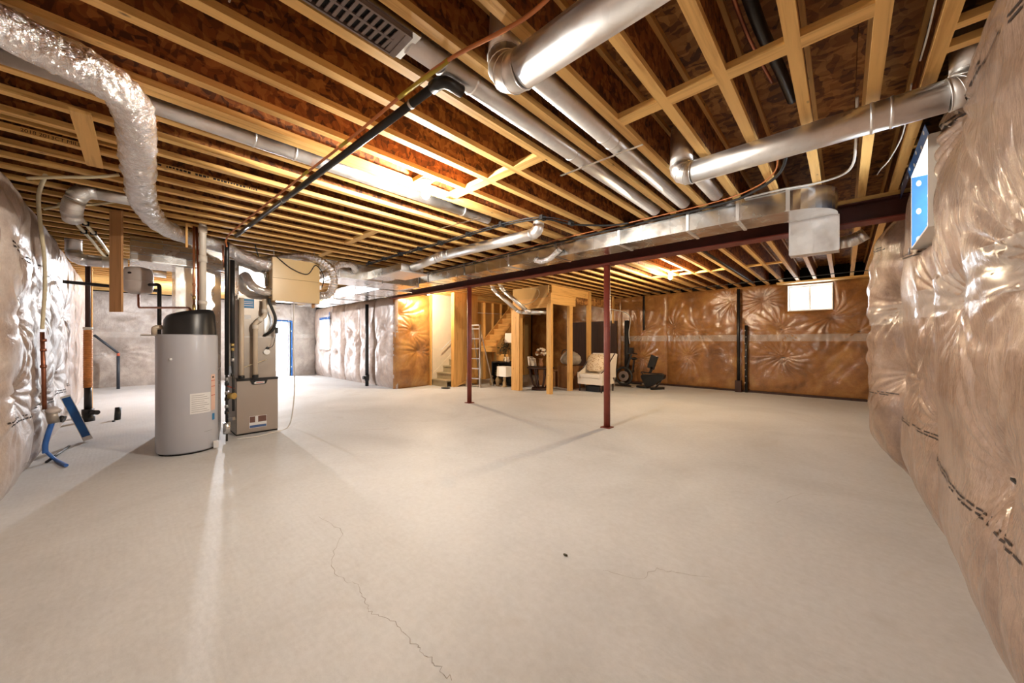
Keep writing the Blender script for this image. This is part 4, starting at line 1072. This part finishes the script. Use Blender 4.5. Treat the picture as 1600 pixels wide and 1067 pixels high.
while z < 1.52: P.append((-9.2, -.45, z)); R.append(.052 + .004 * math.sin((z - .56) * 2 * PI / .03)); z += .0075
MB().tube(P, R, 16).build('ribbed_sleeve', 'orange_pipe', t)
MB().tube([(-9.2, -.45, .20), (-9.2, -.45, .5595)], .045, 16).build('pipe', 'black_abs', t)
MB().lathe([(0, 0), (.08, 0), (.08, .08), (.065, .09), (.072, .13), (.072, .20), (0, .2)], (-9.2, -.45, 0), 20).build('floor_fitting', 'black_abs', t)
MB().tube([(-9.15, -.42, .15), (-9.04, -.34, .15)], .038, 14).build('cleanout', 'black_abs', t)
MB().tube([(-9.2, -.45, 1.521), (-9.2, -.45, 2.72)], .032, 14).build('upper_pipe', 'darkwood', t)
MB().tube([(-9.2, -.45, 1.5195), (-9.2, -.45, 1.56)], .056, 16).build('sleeve_collar', 'pvc', t)
for x, lab in ((-9.75, 'slim bare stud standing beside the orange ribbed pipe'), (-10.6, 'slim bare stud further along the left wall past the ribbed pipe')):
    one('wall_stud', MB().box(x - .05, -.50, 0, x + .05, -.46, 2.749), 'studZ', lab, 'stud', 'studs on the left wall')
t = thing('floor_stub', (-9.0, -.12, 0), 'short tilted black pipe stub sticking out of the floor', 'pipe')
MB().tube([(-9.0, -.12, .0), (-9.05, -.11, .20)], .04, 14).build('pipe', 'black_abs', t)
MB().ball((-8.82, -.16, .012), .02, (1.3, 1, .6)).build('debris', 'black_matte', t)
t = thing('handrail', (-14.8, -.18, 0), 'dark metal rail post with sloping arm by the end wall', 'rail')
MB().tube([(-14.8, -.18, 0), (-14.8, -.18, .92)], .035, 12).build('post', 'handrail', t)
MB().tube([(-14.8, -.18, .9205), (-14.8, -.18, 1.0)], .030, 12).build('red_band', 'label_red', t)
MB().tube([(-14.8, -.18, 1.0), (-14.8, -.62, 1.50)], .030, 12).build('arm', 'handrail', t)
pipe('black_pipe', 'black horizontal pipe crossing behind the hanging board', [(-8.0, -.62, 2.16), (-8.0, .34, 2.13)], .024, 'black_abs')
# black pipes on the other walls
t = thing('vent_stack', (-10.43, 4.86, 0), 'black plastic stack on the silver middle wall', 'pipe')
MB().tube([(-10.43, 4.86, .0), (-10.43, 4.86, 2.43)], .05, 14).build('pipe', 'black_abs', t)
MB().tube([(-10.43, 4.86, .16), (-10.43, 4.86, .34)], .066, 14).build('cleanout_tee', 'black_abs', t)
MB().tube([(-10.43, 4.80, .25), (-10.43, 4.74, .25)], .05, 14).build('cleanout_cap', 'black_abs', t)
t = thing('vent_stack', (-2.03, 10.95, 0), 'tall black plastic stack on the brown far wall', 'pipe')
MB().tube([(-2.03, 10.93, .30), (-2.03, 10.93, 2.70)], .038, 14).build('pipe', 'black_abs', t)
MB().box(-2.10, 10.86, 0, -1.96, 10.99, .30).build('cleanout_box', 'darkwood', t)
t = thing('short_stack', (-1.88, 10.95, 0), 'shorter black pipe with white flecks beside the tall far stack', 'pipe')
MB().tube([(-1.86, 10.95, 0), (-1.86, 10.95, 1.74)], .035, 12).build('pipe', 'black_abs', t)
for k in range(9): MB().ball((-1.88 + .02 * (k % 2), 10.915, .25 + .17 * k), .010, (1, .5, 1.3), 8, 5).build('fleck', 'label_white', t)
one('wrapped_pipe', MB().tube([(-4.58, 10.98, 1.68), (-4.58, 10.98, 2.74)], .03, 10), 'black_abs', 'short black pipe on the far wall near the closet framing', 'pipe')

# ------------------------------------------------------------------ stair
t = thing('staircase', (-8.8, 7.5, 0), 'wooden staircase rising behind its stud and plywood side wall', 'staircase')
for k in range(5):
    y0 = 6.27 + .235 * k; z1 = .19 * (k + 1)
    MB().box(-9.21, y0 - .02, z1 - .032, -8.41, y0 + .255, z1).build('tread', 'tread', t)
    MB().box(-9.21, y0 + .003, z1 - .19, -8.41, y0 + .019, z1 - .0325).build('riser', 'tread', t)
MB().prismx([(6.245, .0), (6.245, .26), (7.44, 1.24), (7.44, .95)], -9.218, -9.212).build('skirt_board', 'cream_drywall', t)
MB().tube([(-9.15, 6.60, 1.05), (-9.15, 7.0, 1.37)], .012, 8).build('handrail', 'white_vinyl', t)
# upper run seen from below
def low(y): return .95 + .93 * (y - 8.2)
for x in (-9.10, -8.30):
    MB().prismx([(8.15, low(8.15)), (10.05, low(10.05)), (10.05, low(10.05) + .30), (8.15, low(8.15) + .30)], x, x + .04).build('stringer', 'studY', t)
for k in range(9):
    y0 = 8.18 + .21 * k; z = low(y0) + .24
    MB().box(-9.055, y0 - .02, z - .03, -8.305, y0 + .22, z).build('tread', 'pineX', t)
    MB().box(-9.055, y0 + .003, z - .19, -8.305, y0 + .019, z - .0305).build('riser', 'studX', t)
t = thing('stair_side_wall', (-8.35, 6.9, 0), 'bare stud and plywood side wall beside the bottom stairs', 'partition')
for y in (6.43, 6.55, 7.30): MB().box(-8.40, y, 0, -8.28, y + .04, 2.72).build('stud', 'studZ', t)
MB().box(-8.278, 6.43, .06, -8.265, 7.34, 2.72).build('plywood_sheet', 'studZ', t)
MB().box(-8.40, 6.43, 2.7205, -8.265, 7.34, 2.749).build('top_plate', 'studY', t)
MB().prismx([(6.45, .0), (6.45, .05), (7.34, .30), (7.34, .20)], -8.2645, -8.245).build('kick_board', 'studY', t)
one('door_mat', MB().ball((-8.20, 6.08, .018), .15, (1, .8, .11), 12, 6), 'rubber', 'dark crumpled rag on the floor at the stair foot', 'rag')

# closet framing
t = thing('closet_framing', (-5.9, 7.8, 0), 'unfinished pine closet framing with posts and headers', 'framing')
MB().box(-6.66, 7.14, 0, -6.52, 7.28, 2.18).build('post', 'studZ', t)
MB().box(-6.515, 7.14, 0, -6.375, 7.28, 2.18).build('post', 'studZ', t)
MB().box(-5.49, 7.18, 0, -5.40, 7.22, 2.27).build('post', 'pineZ', t)
MB().box(-5.395, 7.18, 0, -5.355, 7.27, 2.27).build('post', 'studZ', t)
MB().box(-5.44, 8.02, 0, -5.35, 8.06, 2.27).build('post', 'studZ', t)
MB().box(-5.39, 8.065, 0, -5.35, 8.155, 2.27).build('post', 'studZ', t)
MB().box(-5.44, 9.00, 0, -5.35, 9.12, 2.745).build('post', 'studZ', t)
MB().box(-5.40, 10.1, .0, -5.36, 10.19, 2.62).build('post', 'studZ', t)
MB().box(-5.40, 10.48, 1.9, -5.36, 10.54, 2.745).build('short_post', 'studZ', t)
MB().box(-5.44, 7.18, 2.2705, -5.35, 8.30, 2.50).build('header', 'studY', t)
MB().box(-5.44, 8.30, 2.36, -5.40, 11.0, 2.60).build('header', 'osb_floor', t)
MB().box(-5.46, 7.16, 2.5005, -5.33, 8.30, 2.54).build('top_plate', 'studY', t)
MB().box(-6.66, 7.20, 2.1805, -5.445, 7.24, 2.44).build('header', 'studX', t)
MB().box(-6.66, 7.20, 2.4405, -5.445, 7.24, 2.745).build('gypsum_board', 'drywall_back', t)
MB().box(-5.42, 7.26, 2.545, -5.38, 9.0, 2.745).build('rim_board', 'studY', t)
MB().box(-6.20, 8.15, 0, -6.06, 8.25, 2.70).build('post', 'studZ', t)
MB().box(-7.3, 10.9, .0, -5.45, 10.94, 2.0).build('shade_sheet', 'darkwood', t)  # dark sheet added to stand in for the deep shade inside the closet
cable('coiled_cable', 'pale cable looped on the closet header board', [(-6.0, 7.17, 2.70), (-5.75, 7.16, 2.66), (-5.72, 7.16, 2.50), (-5.9, 7.16, 2.36), (-6.2, 7.16, 2.30), (-6.35, 7.16, 2.36)], .008, 'cable_cream')
for k, (dx, lab) in enumerate(((0, 'slanting galvanized pipe dropping to the closet, one nearer the stairs'), (.303, 'slanting galvanized pipe dropping to the closet, one nearer the column'))):
    duct('slanted_duct', lab, [(-6.73 + dx, 6.42, 2.86), (-6.73 + dx, 6.56, 2.66), (-6.30 + dx, 7.05, 2.10), (-6.02 + dx, 7.60, 2.09)], .052, group='slanting pipes at the closet')
cable('hanging_wire', 'grey wire hanging from the closet header to the far wall', [(-5.35, 10.3, 2.34), (-5.1, 10.70, 2.25), (-4.93, 10.79, 2.05), (-4.98, 10.79, 1.6), (-4.95, 10.79, 1.25)], .012, 'cable_white')
one('wrapped_post', MB().tube([(-5.10, 10.90, 0), (-5.10, 10.90, 2.0)], .075, 12), 'black_matte', 'thick black wrapped pipe on the far wall behind the exercise bike', 'pipe')

# ladder
t = thing('step_ladder', (-7.87, 6.95, 0), 'aluminium step ladder leaning by the stair framing', 'ladder')
def LP(s, k): # s side 0/1, height fraction
    lo = ((-8.10, 6.76, 0), (-7.64, 6.88, 0))[s]; hi = ((-7.98, 6.90, 1.80), (-7.74, 6.96, 1.80))[s]
    return Vector(lo).lerp(Vector(hi), k)
for s in (0, 1): MB().beam(LP(s, 0), LP(s, 1), .028, .06, (0, 1, 0)).build('rail', 'aluminium', t)
for k in (.14, .30, .46, .62, .78, .94): MB().beam(LP(0, k), LP(1, k), .075, .025).build('step', 'aluminium', t)
for s in (0, 1):
    a = Vector(((-8.07, 7.28, 0), (-7.62, 7.38, 0))[s]); MB().beam(a, LP(s, .96), .022, .03, (0, 1, 0)).build('rear_leg', 'aluminium', t)
MB().beam(LP(0, 1.0), LP(1, 1.0), .12, .03).build('top_cap', 'aluminium', t)

# things under the stair
t = thing('black_cabinet', (-7.6, 7.9, 0), 'low black open cabinet under the stairs', 'cabinet')
MB().box(-8.05, 7.72, 0, -8.01, 8.05, .66).build('side', 'black_matte', t); MB().box(-7.19, 7.72, 0, -7.15, 8.05, .66).build('side', 'black_matte', t)
MB().box(-8.05, 7.72, .6605, -7.15, 8.05, .70).build('top', 'black_matte', t); MB().box(-8.009, 8.03, .02, -7.191, 8.05, .66).build('back', 'black_matte', t)
MB().box(-8.009, 7.72, 0, -7.191, 8.029, .019).build('bottom', 'black_matte', t)
one('plywood_offcut', MB().box(-8.2, 8.10, 0, -7.1, 8.115, .92), 'studX', 'orange plywood sheet standing behind the black cabinet', 'board')
def shade(x, y, z0, z1, w, d, parent, mat='shade_white'):
    mb = MB()
    a = [(x - w, y - d), (x + w, y - d), (x + w, y + d), (x - w, y + d)]; k = .93
    b = [(x - w * k, y - d * k), (x + w * k, y - d * k), (x + w * k, y + d * k), (x - w * k, y + d * k)]
    v = [(p, q, z0) for p, q in a] + [(p, q, z1) for p, q in b]
    mb.add(v, [(0, 1, 5, 4), (1, 2, 6, 5), (2, 3, 7, 6), (3, 0, 4, 7), (4, 5, 6, 7)])
    return mb.build('shade', mat, parent)
t = thing('table_lamp', (-7.28, 7.86, .70), 'tall lamp with white shade standing on the black cabinet', 'lamp')
MB().lathe([(0, .70), (.09, .70), (.09, .72), (.03, .75), (.045, .85), (.02, .95), (.014, 1.02), (.014, 1.36), (0, 1.36)], (-7.28, 7.86, 0), 18).build('base', 'darkwood', t)
shade(-7.28, 7.86, 1.29, 1.57, .19, .15, t)
t = thing('table_lamp', (-7.22, 7.45, 0), 'short lamp with cream box shade and figure base on the floor', 'lamp')
MB().lathe([(0, 0), (.075, 0), (.075, .03), (.05, .05), (.06, .12), (.035, .19), (.05, .24), (.03, .30), (.012, .34), (0, .34)], (-7.22, 7.45, 0), 16).build('figure_base', 'ceramic', t)
shade(-7.22, 7.45, .315, .60, .19, .14, t)
for x, y, hh, lab in ((-7.86, 7.55, .30, 'small pale figurine on the floor before the black cabinet'), (-7.55, 7.50, .38, 'round gilded figurine on the floor beside the cream lamp')):
    one('figurine', MB().lathe([(0, 0), (.06, 0), (.06, .03), (.04, .05), (.075, hh * .45), (.05, hh * .62), (.025, hh * .70), (.045, hh * .84), (.03, hh * .97), (0, hh)], (x, y, 0), 16), 'ceramic', lab, 'figurine', 'figurines under the stairs')
def plant(loc, label, hh, spread, n, seed, leafm, potm='ceramic', pot=(.06, .16)):
    r = random.Random(seed); t = thing('potted_plant', loc, label, 'plant', 'plants under the stairs'); x, y, z = loc
    MB().lathe([(0, z), (pot[0] * .7, z), (pot[0], z + pot[1] * .5), (pot[0] * .75, z + pot[1]), (0, z + pot[1] * .95)], (x, y, 0), 16).build('vase', potm, t)
    st = MB(); tips = []
    for k in range(7):
        a = r.uniform(0, 6.28); e = Vector((x + math.cos(a) * spread * r.random(), y + math.sin(a) * spread * r.random(), z + hh * r.uniform(.6, 1)))
        st.tube([(x, y, z + pot[1] * .8), Vector((x, y, z + pot[1])).lerp(e, .5) + Vector((0, 0, .05)), e], .004, 5); tips.append(e)
    tag(st.build('stems', 'leaf', t), kind='stuff')
    lf = MB()
    for k in range(n):
        c = r.choice(tips) + Vector((r.gauss(0, .35), r.gauss(0, .35), r.gauss(0, .30))) * spread
        d = Vector((r.gauss(0, 1), r.gauss(0, 1), r.gauss(.2, 1))).normalized(); s = d.cross(Vector((r.gauss(0, 1), r.gauss(0, 1), 1))).normalized()
        L = r.uniform(.03, .07)
        lf.add([c - d * L, c + s * L * .3, c + d * L, c - s * L * .3], [(0, 1, 2, 3)])
    tag(lf.build('foliage', leafm, t), kind='stuff')
plant((-7.62, 7.88, .70), 'dark leafy arrangement in a vase on the black cabinet', .55, .20, 130, 4, 'leaf')
plant((-7.80, 7.86, .02), 'pale dried flowers in a vase inside the black cabinet', .50, .16, 90, 5, 'leaf_pale')
for x, lab in ((-7.50, 'small pale ornament on the cabinet beside the leafy vase'), (-7.40, 'second pale ornament on the cabinet near the tall lamp')):
    one('ornament', MB().lathe([(0, .70), (.03, .70), (.045, .76), (.02, .81), (.03, .84), (0, .87)], (x, 7.80, 0), 14), 'flower_white', lab, 'ornament', 'ornaments on the cabinet')
# round side table with slatted drum base
TXc, TYc = -6.12, 7.74
t = thing('side_table', (TXc, TYc, 0), 'round dark wood side table with curved slat legs', 'table')
MB().lathe([(0, .585), (.36, .585), (.375, .60), (.375, .612), (.36, .62), (0, .62)], (TXc, TYc, 0), 36).build('table_top', 'darkwood', t)
MB().lathe([(0, 0), (.24, 0), (.25, .02), (.24, .06), (.10, .075), (0, .075)], (TXc, TYc, 0), 32).build('base', 'darkwood', t)
for k in range(8):
    a = 2 * PI * k / 8 + .2
    MB().tube(smooth_path([(TXc + math.cos(a) * rr, TYc + math.sin(a) * rr, z) for rr, z in ((.15, .075), (.23, .20), (.29, .38), (.32, .5845))], 5), .022, 8).build('leg', 'darkwood', t)
t = thing('bouquet', (-6.08, 7.70, .62), 'bronze and white flower bouquet in a vase on the round table', 'flowers')
MB().lathe([(0, .6205), (.05, .6205), (.07, .70), (.04, .80), (.06, .86), (0, .85)], (-6.08, 7.70, 0), 18).build('vase', 'flower_bronze', t)
r = random.Random(8)
for k in range(26):
    a, b = r.uniform(0, 6.28), r.uniform(-.4, 1.3)
    c = (-6.08 + .13 * math.cos(a) * math.cos(b), 7.70 + .13 * math.sin(a) * math.cos(b), 1.0 + .14 * math.sin(b))
    MB().ball(c, r.uniform(.028, .045), (1, 1, .8), 8, 6).build('blossom', 'flower_white' if k % 3 else 'flower_bronze', t)
for k in range(3):
    o = MB().beam((-6.38 + .045 * k, 7.66, .642), (-6.44 + .045 * k, 7.68, .90 - .02 * k), .035, .20, (0, 1, 0)); one('book', o, 'upholstery' if k != 1 else 'bag_grey', ('pale book leaning at the table edge, outermost', 'grey book leaning between two pale books', 'pale book leaning next to the bouquet')[k], 'book', 'books on the round table')
o = one('stuffed_bag', MB().ball((-5.80, 8.72, .84), .30, (1, .75, .75), 30, 18), 'bag_grey', 'grey stuffed bag heaped on cartons inside the closet', 'bag')
for v in o.data.vertices:
    d = v.co - Vector((-5.80, 8.72, .84)); k = 1 + .28 * noise.noise(v.co * 4.5) + .10 * noise.noise(v.co * 13)
    v.co = Vector((-5.80, 8.72, .84)) + d * k
    v.co.x += .12 * max(0, -d.z); v.co.z = max(v.co.z, .625)
MB().tube(smooth_path([(-5.95, 8.50, .95), (-5.88, 8.46, 1.06), (-5.76, 8.46, 1.08), (-5.68, 8.50, .98)], 6), .012, 8).build('strap_handle', 'rubber', o)
for x0, x1, z0, z1, lab in ((-6.05, -5.50, 0, .62, 'brown carton under the grey bag in the closet'), (-6.75, -6.15, 0, .45, 'brown carton behind the round table')):
    t = thing('carton', ((x0 + x1) / 2, 8.75, 0), lab, 'box', 'cartons in the closet')
    MB().box(x0, 8.45, z0, x1, 9.0, z1).build('body', 'carton', t); MB().box((x0 + x1) / 2 - .03, 8.448, z1 - .001, (x0 + x1) / 2 + .03, 9.0, z1 + .002).build('packing_tape', 'drywall_back', t)

# armchair facing the room
AX, AY = -4.86, 8.20
t = thing('armchair', (AX, AY + .35, 0), 'cream upholstered armchair with dark trim behind the column', 'armchair')
MB().box(AX - .36, AY, .20, AX + .36, AY + .68, .36).build('seat_base', 'upholstery', t)
c = MB().box(AX - .30, AY - .01, .3605, AX + .30, AY + .60, .47).build('seat_cushion', 'upholstery', t)
bv = c.modifiers.new('b', 'BEVEL'); bv.width = .03; bv.segments = 3
o = MB().prismx([(AY + .52, .47), (AY + .68, .20), (AY + .84, .98), (AY + .74, 1.0)], AX - .36, AX + .36).build('backrest', 'upholstery', t)
for s in (-1, 1):
    x0, x1 = (AX - .37, AX - .305) if s < 0 else (AX + .305, AX + .37)
    MB().prismx([(AY + .0, .3605), (AY + .0, .50), (AY + .25, .60), (AY + .50, .80), (AY + .72, .98), (AY + .74, .3605)], x0, x1).build('arm', 'upholstery', t)
    MB().tube([(x0 + .03, AY + .0, .505), (x0 + .03, AY + .25, .608), (x0 + .03, AY + .50, .81), (x0 + .03, AY + .74, 1.0)], .013, 8).build('trim', 'darkwood', t)
MB().tube([(AX - .34, AY + .79, 1.0), (AX + .34, AY + .79, 1.0)], .014, 8).build('trim', 'darkwood', t)
for sx in (-.32, .32):
    for yy in (.04, .66): MB().lathe([(0, 0), (.016, 0), (.030, .1995), (0, .1995)], (AX + sx, AY + yy, 0), 8).build('leg', 'darkwood', t)
pts = MB().ball((AX - .02, AY + .42, .68), .27, (1, .30, .82), 18, 12)
o = one('cushion', pts, 'cushion', 'patterned gold cushion resting in the cream armchair', 'cushion')
for v in o.data.vertices:
    d = v.co - Vector((AX - .02, AY + .42, .68)); k = 1 + .22 * abs(math.sin(2 * math.atan2(d.z, d.x))) ** 2
    d2 = Vector((d.x * k, d.y, d.z * k)); d2.y += d2.z * .32
    v.co = Vector((AX - .02, AY + .36, .755)) + d2
one('floor_box', MB().prism([(AX - .20, AY + .15), (AX + .20, AY + .15), (AX + .22, AY + .5), (AX - .22, AY + .5)], 0, .14), 'black_matte', 'low black tray under the cream armchair', 'tray')

# exercise machines
t = thing('spin_bike', (-4.7, 10.2, 0), 'dark exercise bike with pale wheel hub beside the armchair', 'exercise bike')
W = (-4.78, 10.0, .30)
P = [(W[0] + .25 * math.cos(2 * PI * k / 28), W[1], W[2] + .25 * math.sin(2 * PI * k / 28)) for k in range(29)]
MB().tube(P, .035, 8, caps=False).build('wheel', 'rubber', t)
MB().tube([(W[0], W[1] - .03, W[2]), (W[0], W[1] + .03, W[2])], .15, 20).build('hub', 'aluminium', t)
MB().tube([(W[0], W[1] - .035, W[2]), (W[0], W[1] + .035, W[2])], .06, 16).build('axle', 'rubber', t)
MB().beam((W[0], W[1] + .02, W[2]), (-4.60, 10.15, .95), .05, .05).build('fork', 'black_abs', t)
MB().tube([(-4.70, 10.0, .95), (-4.60, 10.15, .98), (-4.50, 10.3, .95)], .018, 8).build('handlebar', 'black_abs', t)
MB().box(-4.66, 10.10, .98, -4.54, 10.18, 1.14).build('console', 'black_abs', t)
MB().beam((-4.78, 10.05, .32), (-4.72, 10.55, .42), .06, .06).build('frame', 'black_abs', t)
MB().beam((-4.72, 10.5, .40), (-4.70, 10.55, .78), .04, .04).build('seat_post', 'black_abs', t)
MB().ball((-4.70, 10.54, .80), .12, (.7, 1, .35)).build('saddle', 'rubber', t)
for y in (9.85, 10.6): MB().box(-4.98, y, .0125, -4.50, y + .06, .05).build('foot', 'black_abs', t)
t = thing('recumbent_bike', (-3.95, 10.1, 0), 'black recumbent exercise machine by the far wall', 'exercise bike')
MB().prismy([(-4.22, .38), (-4.25, .32), (-4.12, .06), (-3.98, .05), (-3.62, .30), (-3.60, .40), (-3.75, .42), (-4.0, .40)], 9.95, 10.15).build('shroud', 'black_abs', t)
MB().beam((-4.02, 10.05, .42), (-3.95, 10.05, .60), .05, .06).build('mast', 'black_abs', t)
MB().beam((-4.00, 10.05, .56), (-3.88, 10.05, .92), .20, .05, (0, 1, 0)).build('console', 'black_abs', t)
MB().tube([(-3.66, 10.05, .36), (-3.72, 10.0, .2), (-3.80, 9.9, .045)], .025, 8).build('leg_tube', 'black_abs', t)
MB().beam((-3.86, 9.75, .03), (-3.66, 10.1, .03), .09, .06).build('stabilizer', 'black_abs', t)
MB().beam((-4.35, 10.05, .035), (-4.05, 10.05, .035), .30, .05).build('stabilizer', 'black_abs', t)
MB().tube(smooth_path([(-4.15, 9.9, .40), (-4.2, 9.9, .46), (-3.9, 9.9, .44), (-3.62, 9.9, .44), (-3.58, 9.9, .36)], 5), .015, 8).build('side_handle', 'black_abs', t)
one('exercise_mat', MB().box(-5.05, 9.75, 0, -4.44, 10.75, .012), 'bag_grey', 'thin grey mat under the exercise bike', 'mat')
one('floor_leaf', MB().ball((-1.26, 1.84, .006), .012, (1.4, .8, .4), 8, 5), 'leaf', 'tiny dark scrap on the open floor near a hairline crack', 'scrap')

# stamped lettering on two joists
def lettering(text, loc, size, rot, mat, parent):
    cu = bpy.data.curves.new('lettering', 'FONT'); cu.body = text; cu.size = size
    to = bpy.data.objects.new('lettering_tmp', cu); COL.objects.link(to)
    dg = bpy.context.evaluated_depsgraph_get()
    me = bpy.data.meshes.new_from_object(to.evaluated_get(dg))
    bpy.data.objects.remove(to)
    me.materials.clear(); me.materials.append(MATS[mat])
    o = bpy.data.objects.new('stamped_lettering', me); COL.objects.link(o)
    o.parent = parent; o.location = loc; o.rotation_euler = rot
    tag(o, kind='stuff')
    return o
lettering('2018 2013CT MILL', (XJ[15] + FW + .0008, -.50, ZJ + .006), .034, (PI / 2, 0, PI / 2), 'ink', ceiling)
for x, y0, y1, sd in ((XJ[15] + FW + .0008, .12, .85, 5), (XJ[19] + FW + .0008, 2.4, 3.2, 6)):
    mb = MB(); r = random.Random(sd); y = y0
    while y < y1:
        L = r.uniform(.008, .022); h0 = r.uniform(0, .006)
        mb.add([(x, y, ZJ + .010 + h0), (x, y + L, ZJ + .010 + h0), (x, y + L, ZJ + .030), (x, y, ZJ + .030)], [(0, 1, 2, 3)]); y += L + r.choice((.006, .008, .03))
    o = mb.build('stamped_marks', 'ink', ceiling); tag(o, kind='stuff')
